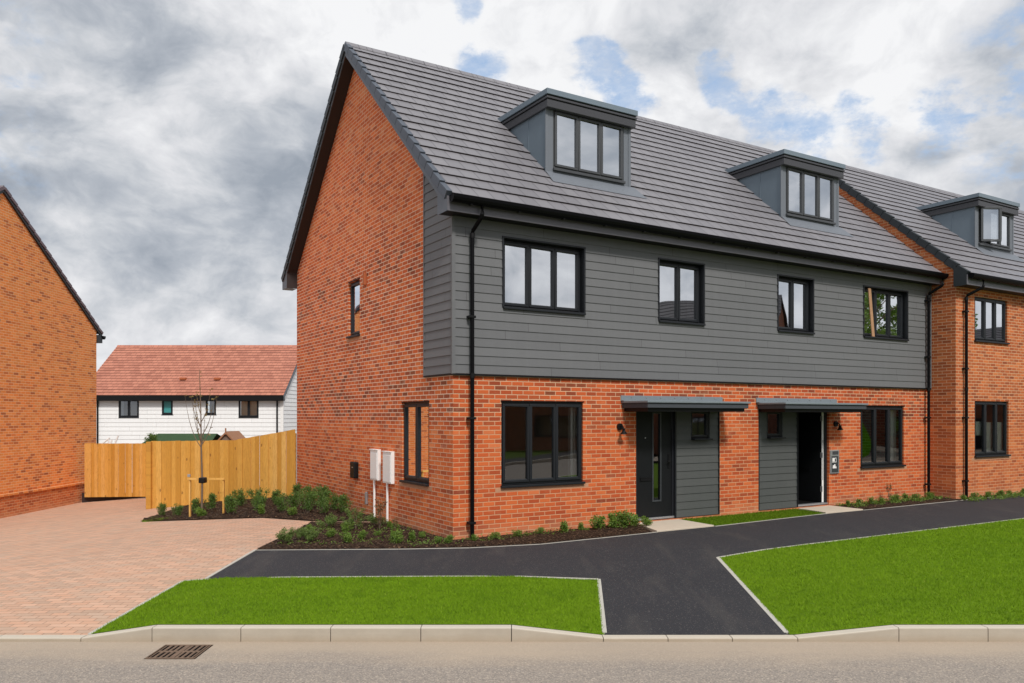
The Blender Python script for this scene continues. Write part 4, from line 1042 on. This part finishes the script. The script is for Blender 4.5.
# ================================================================== VEGETATION
def leafcloud(mb, centers, n, size, rd, up=.3, mi=0):
    for _ in range(n):
        c, r = rd.choice(centers)
        while True:
            q = Vector((rd.uniform(-1, 1), rd.uniform(-1, 1), rd.uniform(-1, 1)))
            if .25 < q.length < 1: break
        p = Vector(c)+Vector((q.x*r, q.y*r, q.z*r*.85))
        if p.z < .01: p.z = rd.uniform(.01, .05)
        l = size*rd.uniform(.7, 1.3); w = l*rd.uniform(.4, .6)
        d = Vector((rd.gauss(0, 1), rd.gauss(0, 1), rd.gauss(up, .7))).normalized(); s = d.cross(Vector((rd.gauss(0, 1), rd.gauss(0, 1), rd.gauss(0, 1)))).normalized()
        nn = d.cross(s)*l*.12
        mb.face([p, p+d*l*.5+s*w*.5+nn, p+d*l, p+d*l*.5-s*w*.5+nn], [(0, 0)]*4, mi)
def shrub_proto(kind, seed):
    """returns list of (part name, MB, mat)"""
    rd = random.Random(seed); st = MB(); lf = MB()
    if kind == 'upright':      # several erect shoots, dark leaves
        mat = 'leaf_dark'
        for k in range(rd.randint(7, 10)):
            a = rd.uniform(0, 6.28); r = rd.uniform(.02, .24); h = rd.uniform(.30, .52)
            x, y = r*math.cos(a), r*math.sin(a); st.tube([(x*.3, y*.3, 0), (x*.8, y*.8, h*.5), (x, y, h)], [.007, .005, .003], 5)
            cs = [((x*(.3+.7*t), y*(.3+.7*t), h*t), .075) for t in (.3, .5, .7, .9, 1.0)]
            leafcloud(lf, cs, 150, .042, rd, .6)
    elif kind == 'low':        # mounded, fresh green
        mat = 'leaf_mid'
        for k in range(rd.randint(5, 8)):
            a = rd.uniform(0, 6.28); r = rd.uniform(.0, .16); h = rd.uniform(.08, .20)
            x, y = r*math.cos(a), r*math.sin(a); st.tube([(0, 0, 0), (x, y, h)], .004, 5)
            leafcloud(lf, [((x, y, h), .07), ((x*.6, y*.6, h*.5), .07)], 110, .038, rd, .5)
    elif kind == 'grey':       # loose, grey green, wide
        mat = 'leaf_grey'
        for k in range(rd.randint(11, 14)):
            a = rd.uniform(0, 6.28); r = rd.uniform(.05, .34); h = rd.uniform(.12, .38)
            x, y = r*math.cos(a), r*math.sin(a); st.tube([(0, 0, 0), (x*.6, y*.6, h*.7), (x, y, h)], .004, 5)
            leafcloud(lf, [((x, y, h), .08), ((x*.7, y*.7, h*.7), .08)], 110, .042, rd, .4)
    else:                      # reddish leggy
        mat = 'leaf_red'
        for k in range(6):
            a = rd.uniform(0, 6.28); r = rd.uniform(.02, .12); h = rd.uniform(.2, .6)
            x, y = r*math.cos(a), r*math.sin(a); st.tube([(0, 0, 0), (x*.6, y*.6, h*.7), (x, y, h)], .005, 5)
            leafcloud(lf, [((x, y, h), .06), ((x*.8, y*.8, h*.8), .06)], 60, .035, rd, .4)
    return st, lf, mat
protos = {}
def get_proto(kind, i, name):
    key = (kind, i, name)
    if key not in protos:
        st, lf, mat = shrub_proto(kind, hash((kind, i)) % 1000 if False else {'upright': 10, 'low': 30, 'grey': 50, 'red': 70}[kind]+i)
        r = bpy.data.objects.new(name, None)
        a = st.build('stem', M['bark'], None); b = lf.build('foliage', M[mat], None, norm=False)
        protos[key] = (a.data, b.data)
        bpy.data.objects.remove(a); bpy.data.objects.remove(b); bpy.data.objects.remove(r)
    return protos[key]
rdv = random.Random(3)
def plant(kind, x, y, sc, label, group, name='shrub', cat='shrub', z=None):
    i = rdv.randint(0, 2); a, b = get_proto(kind, i, 'shrub')
    t = empty(name, (x, y, (gz(x, y)+.03) if z is None else z), rdv.uniform(0, 6.28), label, cat, group); t.scale = (sc, sc, sc*rdv.uniform(.9, 1.1))
    for nm, me in (('stem', a), ('foliage', b)):
        o = bpy.data.objects.new(nm, me); COL.objects.link(o); o.parent = t
gF = 'dark shrubs along the fence'
for x, y, s in [(-7.35, 17.6, .62), (-6.9, 17.5, .68), (-6.85, 18.3, .7), (-6.2, 17.6, .72), (-5.95, 16.9, .75), (-5.6, 17.7, .85), (-5.3, 16.8, .85), (-5.25, 17.9, .9), (-4.75, 16.6, .85), (-4.7, 17.3, .95), (-4.55, 18.1, 1.0), (-4.25, 16.6, .95), (-4.1, 17.2, 1.0), (-3.8, 16.3, .9), (-3.75, 16.9, .95), (-3.45, 16.4, .85), (-6.3, 18.6, .8), (-5.0, 18.7, .9), (-4.2, 17.9, 1.0)]:
    plant('upright', x, y, s*(.82 if x > -5.4 else .95), 'green leafy shrub with upright shoots in the bed before the timber fence', gF)
for x, y, s in [(-6.6, 17.0, .8), (-5.1, 16.35, .9), (-4.4, 16.15, .8), (-5.75, 18.3, 1.0)]:
    plant('low', x, y, s, 'low leafy filler plant between the upright shrubs of the fence bed', 'low filler plants in the fence bed')
plant('upright', -7.75, 17.75, .55, 'smallest upright shrub, alone at the grassy left tip of the fence bed', None)
gG = 'loose grey green shrubs beside the gable'
for x, y, s in [(-3.35, 14.5, .62), (-2.85, 14.3, .62), (-2.95, 14.95, .7), (-2.5, 14.6, .6)]:
    plant('grey', x, y, s, 'loose grey green shrub against the gable behind the meter pipes', gG)
gM = 'low spreading green plants at the bed corner'
for x, y, s in [(-3.55, 12.62, 1.0), (-3.2, 12.75, .95), (-3.4, 13.0, .8)]:
    plant('grey', x, y, s*.55, 'low bright green spreading plant in the bed corner by the paving', gM)
gL = 'small green plants in the dark soil'
for x, y, s in [(-3.0, 13.3, .8), (-2.6, 12.66, .9), (-2.25, 13.4, .7), (-2.9, 13.9, .9), (-1.85, 12.65, 1.0), (-1.6, 12.9, .9), (-2.0, 13.6, .9), (-1.5, 13.2, .6), (-1.15, 12.68, .7), (-2.45, 13.1, .7), (-2.2, 14.4, .9), (-3.5, 13.9, .7)]:
    plant('low', x, y, s*rdv.uniform(.55, .95), 'small fresh green plant in the dark soil below the gable window', gL, 'bedding_plant', 'plant')
gRd = 'reddish leggy plants beside the meter pipes'
for x, y, s in [(-2.35, 14.2, .95), (-1.95, 13.3, .5), (-2.75, 14.1, .6)]:
    plant('red', x, y, s, 'leggy plant with reddish leaf tips near the white pipes', gRd, 'bedding_plant', 'plant')
gW = 'plants under the front ground floor window'
for u, v, s, k in [(.6, -.3, .55, 'low'), (1.05, -.35, .6, 'low'), (1.5, -.3, .55, 'low'), (2.0, -.32, .9, 'low'), (2.35, -.3, .6, 'low'), (-.25, -.35, .55, 'low'), (.2, -.35, .5, 'low')]:
    p = W(u, v); plant(k, p.x, p.y, s, 'small green plant in the narrow bed under the front window', gW, 'bedding_plant', 'plant')
gD = 'bushy plants beside the closed door'
for u, v, s in [(2.75, -.33, 1.1), (3.05, -.36, 1.15), (3.3, -.32, 1.2), (3.55, -.3, 1.0), (3.75, -.42, .8)]:
    p = W(u, v); plant('low', p.x, p.y, s, 'bushy green plant left of the closed black front door', gD)
gE = 'low plants along the far wall'
for i in range(22):
    u = 9.8+i*.36 if i < 10 else 13.2+(i-10)*.55; v = (-.32 if u < 13.2 else -.95)+rdv.uniform(-.08, .08)
    p = W(u, v); plant('low', p.x, p.y, rdv.uniform(.5, .75), 'low green plant in the strip bed along the walls right of the open door', gE, 'bedding_plant', 'plant')
p = W(11.35, -.25); plant('red', p.x, p.y, .62, 'tallest thin plant in the strip bed under the rightmost ground window of the pair', None, 'bedding_plant', 'plant')

# sapling
SP = empty('young_tree', (-6.6, 17.05, gz(-6.6, 17.05)), 0, 'slender bare young tree with small buds in front of the timber fence', 'tree')
rs = random.Random(5); tr = MB(); TH_ = 3.15
tr.tube([(0, 0, 0), (.01, 0, .8), (-.01, 0, 1.5), (-.02, 0, 2.3), (-.05, 0, TH_)], [.024, .021, .017, .012, .005], 8); tr.build('trunk', M['bark'], SP)
br = MB(); bud_meshes = []
def bud(q, n):
    b = MB(); leafcloud(b, [(q, .02)], n, .042, rs, .3); bud_meshes.append(b)
def limb(p, a, up, L, r, depth=0):
    pts = [Vector(p)]; d = Vector((math.cos(a)*1.0, math.sin(a)*1.0, up)).normalized(); n = 7
    for i in range(n): d = (d+Vector((0, 0, .26))).normalized(); pts.append(pts[-1]+d*L/n)
    if True: pts = [Vector((p[0]+(q.x-p[0])*.62, p[1]+(q.y-p[1])*.62, q.z)) for q in pts]
    br.tube(pts, [r*(1-.8*i/n) for i in range(n+1)], 5)
    for q in pts[2:]+[pts[-1]]:
        if rs.random() < .6: bud(q, 4)
for z, a, L in [(1.50, 3.1, 1.15), (1.55, .1, 1.05), (1.68, 2.8, .7), (1.75, .3, .8), (1.95, 3.3, .65), (2.05, -.2, .7), (2.2, 2.6, .5), (1.5, 1.6, .7), (1.6, 4.6, .8), (1.9, 4.4, .6)]:
    limb((-.01, 0, z), a, .6, L*1.12, .010)
for z in (2.6, 2.75, 2.9, 3.0, 3.12): bud((-.04, 0, z), 5)
br.build('branches', M['bark'], SP); 
for b in bud_meshes: b.build('bud', M['bud'], SP, norm=False)
ST = empty('tree_stake', (-6.6, 17.2, -.15), 0, 'low wooden H frame stake with a black tie holding the young tree', 'tree stake')
for x in (-.32, .40):
    m = MB(); m.box(ident, x-.016, x+.016, 0, .84 if x > 0 else .86, -.0, .06); m.build('post', M['fence'], ST, bevel=.004)
m = MB(); m.box(ident, -.36, .44, .815, .86, -.02, -.001); m.build('crossbar', M['fence'], ST, bevel=.003)
m = MB(); m.box(ident, -.06, .07, .76, .88, -.19, -.02); m.build('tie', M['black'], ST, bevel=.02)
m = MB(); m.box(ident, -.355, -.295, .88, .94, -.03, .0); m.build('tag', M['steel'], ST, bevel=.003)
# shrub behind shed
plant('upright', -12.85, 28.6, 1.15, 'green bush top showing over the fence left of the shed roof', None, z=.83)

# grass blades
def inpoly(x, y, poly):
    c = np.zeros(len(x), bool); n = len(poly)
    for i in range(n):
        x1, y1 = poly[i]; x2, y2 = poly[(i+1) % n]
        if y1 == y2: continue
        k = ((y1 > y) != (y2 > y)) & (x < (x2-x1)*(y-y1)/(y2-y1)+x1); c ^= k
    return c
gzv = np.vectorize(gz)
def blades(name, poly, dens, h, w, mat='blade', far=0, label=None, xmax=99):
    xs = [p[0] for p in poly]; ys = [p[1] for p in poly]; x0, x1, y0, y1 = min(xs), min(max(xs), xmax), min(ys), max(ys)
    n = int((x1-x0)*(y1-y0)*dens); x = rng.uniform(x0, x1, n); y = rng.uniform(y0, y1, n); k = inpoly(x, y, poly); x, y = x[k], y[k]
    if far:
        k = rng.random(len(x)) < np.clip((far/np.maximum(y, 1))**2, 0, 1); x, y = x[k], y[k]
    k = x < y*.70; x, y = x[k], y[k]
    n = len(x); z = gzv(x, y)+.002; sc = np.maximum(1, y/9.0) if far else np.ones(n)
    a = rng.uniform(0, 2*np.pi, n); hh = h*rng.uniform(.5, 1.15, n); ww = w*sc*rng.uniform(.7, 1.3, n); lx, ly = rng.normal(0, .45, n)*hh, rng.normal(0, .45, n)*hh
    dx, dy = np.cos(a)*ww/2, np.sin(a)*ww/2
    co = np.empty((n, 3, 3)); co[:, 0] = np.stack([x-dx, y-dy, z], 1); co[:, 1] = np.stack([x+dx, y+dy, z], 1); co[:, 2] = np.stack([x+lx, y+ly, z+hh], 1)
    me = bpy.data.meshes.new(name); me.vertices.add(3*n); me.vertices.foreach_set('co', co.ravel()); me.loops.add(3*n); me.loops.foreach_set('vertex_index', np.arange(3*n))
    me.polygons.add(n); me.polygons.foreach_set('loop_start', np.arange(n)*3); me.polygons.foreach_set('loop_total', np.full(n, 3)); me.update(); me.validate()
    me.materials.append(M[mat]); o = bpy.data.objects.new(name, me); COL.objects.link(o)
    return tag(o, label, 'grass', kind='stuff')
blades('grass', GL, 9000, .030, .006, label='mown bright green grass of the verge left of the tarmac path')
blades('grass', GR, 7500, .030, .006, far=9.5, label='mown bright green grass of the verge right of the tarmac path', xmax=18)
blades('grass', GS, 3500, .05, .009, mat='blade_dark', label='darker grass strip between the two front doors')
blades('grass', [(-8.0, 17.3), (-7.3, 17.1), (-7.2, 17.7), (-8.1, 18.0)], 3000, .05, .01, label='thin patch of pale grass at the tip of the fence bed')
def groundcover():
    rd = random.Random(11); mb = MB()
    for _ in range(520):
        u = rd.uniform(9.6, 24); v = (-.1 if u < 13.2 else -.75)-rd.uniform(.02, .5); p = W(u, v)
        leafcloud(mb, [((p.x, p.y, .05), .06)], 14, .04, rd)
    for _ in range(150):
        u = rd.uniform(-.9, 3.7); p = W(u, -rd.uniform(.05, .45)); leafcloud(mb, [((p.x, p.y, .035), .05)], 9, .03, rd)
    for _ in range(160):
        x = rd.uniform(-3.7, -1.2); y = rd.uniform(12.5, 14.6)
        if (x+.96)*.852+(y-13.06)*.523 > -.1: continue
        leafcloud(mb, [((x, y, .035), .05)], 9, .03, rd)
    o = mb.build('ground_cover', M['leaf_mid'], norm=False); tag(o, 'scattered small weeds and seedlings in the soil along the walls', 'ground cover', kind='stuff')
groundcover()
def litter():
    rd = random.Random(21); mb = MB()
    polys = [B1, B2]
    for poly in polys:
        xs = [p[0] for p in poly]; ys = [p[1] for p in poly]
        x = np.array([rd.uniform(min(xs), max(xs)) for _ in range(2600)]); y = np.array([rd.uniform(min(ys), max(ys)) for _ in range(2600)])
        k = inpoly(x, y, poly)
        for X, Y in zip(x[k], y[k]):
            s = rd.uniform(.012, .03); a = rd.uniform(0, 3.14); z = gz(X, Y)+.04+rd.uniform(-.01, .02)
            c, q = math.cos(a)*s, math.sin(a)*s
            mb.face([(X-c, Y-q, z), (X+q*.5, Y-c*.5, z+s*.3), (X+c, Y+q, z+s*.5), (X-q*.5, Y+c*.5, z+s*.2)])
    M['chip'] = leafm('bark_chip', (.03, .018, .011), (.17, .11, .07))
    o = mb.build('bark_chips', M['chip'], norm=False); tag(o, 'dark bark chips scattered over the planting beds', 'bark chips', kind='stuff')
litter()

# ================================================================== ACROSS THE ROAD (seen in the window reflections)
def plain_house(x, y, rz, L, D, ez, rz_, label, brick='brick_dark'):
    t = empty('terraced_house', (x, y, -.2), rz, label, 'house')
    hs_ = [(L*.12, L*.28, .9, 2.2), (L*.6, L*.76, .9, 2.2), (L*.12, L*.28, 3.7, 4.8), (L*.6, L*.76, 3.7, 4.8)]
    mb = MB(); wall_cells(mb, front_map(0), 0, L, 0, ez, hs_, 0, .1); wall_cells(mb, front_map(D), 0, L, 0, ez, [], 0, 0)
    P = [(0, 0), (D, 0), (D, ez), (D/2, rz_), (0, ez)]
    for u in (0, L): mb.face([(u, s, z) for s, z in P], P)
    mb.build('brick_wall', M[brick], t, norm=False)
    for a, b, c, e in hs_: window(t, front_map(0), a, b, c, e, 2)
    mb = MB(); mb.box(ident, L*.42, L*.5, 0, 2.1, -.03, .05); mb.build('front_door', M['door'], t)
    mb = MB(); mb.box(ident, .1, L-.1, 0, ez, .9, 1); mb.build('inner_wall', M['inner'], t)
    roof(t, -.2, L+.2, -.3, ez-.1, D/2, rz_+.05, M['tile_dark'], D+.3, ez-.1)
plain_house(34, 12.4, R(-90), 19, 9, 5.4, 9.5, 'dark roofed brick house at the road end, seen reflected in the upper windows')
plain_house(48, 28, R(-90), 13, 9, 5.2, 8.2, 'brown brick house behind the trees beyond the right edge, seen only in reflections')
plain_house(26, -9, R(180), 16, 9, 5.2, 9.0, 'brown brick house across the road, seen in the ground floor window reflection')
def big_tree(x, y, h, label, seed):
    rd = random.Random(seed); t = empty('broadleaf_tree', (x, y, -.2), 0, label, 'tree')
    m = MB(); m.tube([(0, 0, 0), (.1, 0, h*.3), (0, .1, h*.6), (0, 0, h*.85)], [.28, .2, .12, .04], 8)
    cs = []
    for k in range(26):
        a = rd.uniform(0, 6.28); rr = rd.uniform(.3, h*.26); zz = h*rd.uniform(.3, .95); p = (rr*math.cos(a), rr*math.sin(a), zz)
        m.tube([(0, 0, zz*.75), (p[0]*.5, p[1]*.5, zz*.9), p], [.07, .04, .015], 5); cs.append((p, rd.uniform(.5, 1.0)))
    m.build('trunk', M['bark'], t)
    lf = MB(); leafcloud(lf, cs, 5200, .26, rd); lf.build('crown', M['leaf_mid'], t, norm=False)
big_tree(37, 17.2, 10, 'nearer leafy tree beyond the right frame edge, reflected in the rightmost upper window', 1)
big_tree(40, 20.2, 9, 'farther leafy tree beyond the right frame edge, reflected beside the nearer one', 2)
# green feather flag reflected in the right ground-floor window
t = empty('feather_flag', (20.0, 17.9, -.1), R(90), 'green feather flag standing on the verge, seen reflected in the right ground floor window', 'flag')
m = MB(); m.tube([(0, 0, 0), (0, 0, 1.9), (.05, 0, 2.1)], .02, 6); m.build('pole', M['steel'], t)
m = MB(); P = [(0, .75), (.15, .62), (.33, .70), (.42, 1.0), (.38, 1.3), (.26, 1.65), (.1, 1.95), (0, 1.9)]; m.face([(x, 0, z) for x, z in P]); m.build('flag_cloth', M['banner'], t, norm=False)

# ================================================================== WORLD, SUN, CAMERA
SUN_EL, SUN_AZ = 46, 21     # azimuth measured from -Y towards +X
world = bpy.data.worlds.new('World'); scn.world = world; world.use_nodes = True
g = NG.__new__(NG); g.t = world.node_tree; g.t.nodes.clear()
wo = g.t.nodes.new('ShaderNodeOutputWorld'); bg = g.t.nodes.new('ShaderNodeBackground'); g.t.links.new(bg.outputs[0], wo.inputs[0])
sky = g.n('TexSky', _sky_type='NISHITA', _sun_disc=False)
sky.sun_elevation = R(SUN_EL); sky.sun_rotation = R(180-SUN_AZ)
d = g.n('TexCoord').outputs['Generated']; s = g.sep(d)
ztilt = g.math('ADD', g.math('MAXIMUM', s[2], 0.0), .16)
pv = g.xyz(g.math('DIVIDE', s[0], ztilt), g.math('DIVIDE', s[1], ztilt), g.math('MULTIPLY', s[2], 1.5))
n4 = g.noise(g.vmul(d, (3, 3, 5)), 6.0, 8, .62)
def spot(px, py, rad):      # soft region of the sky around one direction
    v = Vector(((px-512)/801.5, 1, (416.4-py)/801.5)).normalized()
    dp = g.n('VectorMath', _operation='DISTANCE'); g.put(dp.inputs[0], d); dp.inputs[1].default_value = v
    mr = g.n('MapRange', _interpolation_type='SMOOTHSTEP'); g.put(mr.inputs[0], dp.outputs['Value']); mr.inputs[1].default_value = rad; mr.inputs[2].default_value = 0
    mr.inputs[3].default_value = 0; mr.inputs[4].default_value = 1; return mr.outputs[0]
def addm(*l):
    r = l[0]
    for q in l[1:]: r = g.math('ADD', r, q)
    return r
# blue gaps
gap = addm(spot(466, 8, .030), spot(482, 66, .042), spot(592, 62, .045), spot(610, 82, .05), spot(645, 95, .035), spot(715, 70, .035), spot(728, 95, .035), spot(775, 122, .055), spot(800, 138, .055), spot(855, 105, .03), spot(940, 120, .05), spot(875, 140, .04), spot(1250, 60, .3), spot(-250, 40, .3))
n5 = g.noise(g.vmul(d, (1, 1, 1.6)), 17.0, 7, .62)
gq = g.math('ADD', gap, g.math('MULTIPLY', g.math('SUBTRACT', g.math('ADD', g.math('MULTIPLY', n4, .5), g.math('MULTIPLY', n5, .5)), .48), 9.0))
gapm = g.n('MapRange', _interpolation_type='SMOOTHSTEP'); g.put(gapm.inputs[0], g.math('MULTIPLY', g.math('MINIMUM', g.math('MULTIPLY', gap, 3.0), 1.0), gq)); gapm.inputs[1].default_value = .12; gapm.inputs[2].default_value = 1.5
# cloud body: warped fractal noise and puffy cells, flattened towards the horizon
ez = g.math('ADD', s[2], g.math('MULTIPLY', g.math('MULTIPLY', s[2], s[2]), -.25))
base = g.xyz(s[0], s[1], g.math('MULTIPLY', ez, 1.75))
wq = g.n('TexNoise'); g.put(wq.inputs['Vector'], base); wq.inputs['Scale'].default_value = 5.0; wq.inputs['Detail'].default_value = 3
wv = g.n('VectorMath', _operation='MULTIPLY_ADD'); g.put(wv.inputs[0], wq.outputs['Color']); wv.inputs[1].default_value = (.13, .13, .13); g.put(wv.inputs[2], base)
warp = wv.outputs[0]
def fbm(sc, det, ro, off=(0, 0, 0)):
    of = g.n('VectorMath', _operation='ADD'); g.put(of.inputs[0], warp); of.inputs[1].default_value = off
    return g.noise(of.outputs[0], sc, det, ro)
big = fbm(2.3, 9, .60)
mid = fbm(8.0, 7, .58, (3, 1, 2))
lit = g.math('SUBTRACT', fbm(4.0, 7, .58), fbm(4.0, 7, .58, (0, 0, .05)))
dark = addm(spot(150, 245, .26), spot(290, 215, .24), spot(60, 95, .14), spot(250, 110, .18), spot(620, 12, .24), spot(160, 320, .12), spot(20, 165, .14))
lite = addm(spot(60, 170, .12), spot(200, 300, .09), spot(190, 50, .14), spot(560, 120, .20), spot(650, 150, .14), spot(950, 60, .28), spot(430, 60, .2), spot(260, 10, .16), spot(60, 20, .10), spot(140, 355, .10), spot(900, 130, .2), spot(180, 160, .08))
tone = addm(g.math('MULTIPLY', g.math('SUBTRACT', big, .5), 1.25), g.math('MULTIPLY', g.math('SUBTRACT', mid, .5), .62), .78, g.math('MULTIPLY', lit, 1.2), g.math('MULTIPLY', lite, .13), g.math('MULTIPLY', dark, -.12))
cl = g.ramp(g.math('SUBTRACT', tone, .30), [(.18, (.33, .37, .43)), (.34, (.46, .495, .55)), (.45, (.60, .625, .665)), (.56, (.74, .75, .78)), (.74, (.92, .925, .94))])
hz = g.n('MapRange'); g.put(hz.inputs[0], s[2]); hz.inputs[1].default_value = .0; hz.inputs[2].default_value = .05
cl = g.mix(hz.outputs[0], (.70, .74, .79), cl)
STR = .1
clk = g.n('VectorMath', _operation='SCALE'); g.put(clk.inputs[0], cl); clk.inputs['Scale'].default_value = 1/STR
blue = g.mix(1.0, sky.outputs[0], (.85, 1.25, 1.55), 'MULTIPLY')
wisp = g.noise(g.vmul(d, (1, 1, 2)), 30.0, 6, .65)
mixc = g.mix(g.math('MULTIPLY', gapm.outputs[0], g.math('ADD', .10, g.math('MULTIPLY', wisp, 1.25))), clk.outputs[0], g.mix(.30, g.mix(.5, blue, (2.2, 4.3, 7.6)), (8.0, 8.6, 9.2)))
g.t.links.new(mixc, bg.inputs[0]); bg.inputs[1].default_value = STR

L = bpy.data.lights.new('sun', 'SUN'); L.energy = 2.8; L.angle = R(9); L.color = (1, .95, .88)
lo = bpy.data.objects.new('sun', L); COL.objects.link(lo)
az = R(SUN_AZ); el = R(SUN_EL); sd = Vector((math.sin(az)*math.cos(el), -math.cos(az)*math.cos(el), math.sin(el)))
lo.rotation_euler = sd.to_track_quat('Z', 'Y').to_euler()

cam = bpy.data.cameras.new('camera'); co = bpy.data.objects.new('camera', cam); COL.objects.link(co)
co.location = (0, 0, 2.03); co.rotation_euler = (R(90), 0, 0); cam.sensor_width = 36; cam.lens = 801.5/1024*36; cam.shift_y = (416.4-341.5)/1024
cam.clip_start = .1; cam.clip_end = 2000; scn.camera = co
scn.view_settings.view_transform = 'Standard'; scn.view_settings.look = 'None'; scn.view_settings.exposure = 0; scn.view_settings.gamma = 1
scn.cycles.max_bounces = 8; scn.cycles.transparent_max_bounces = 12
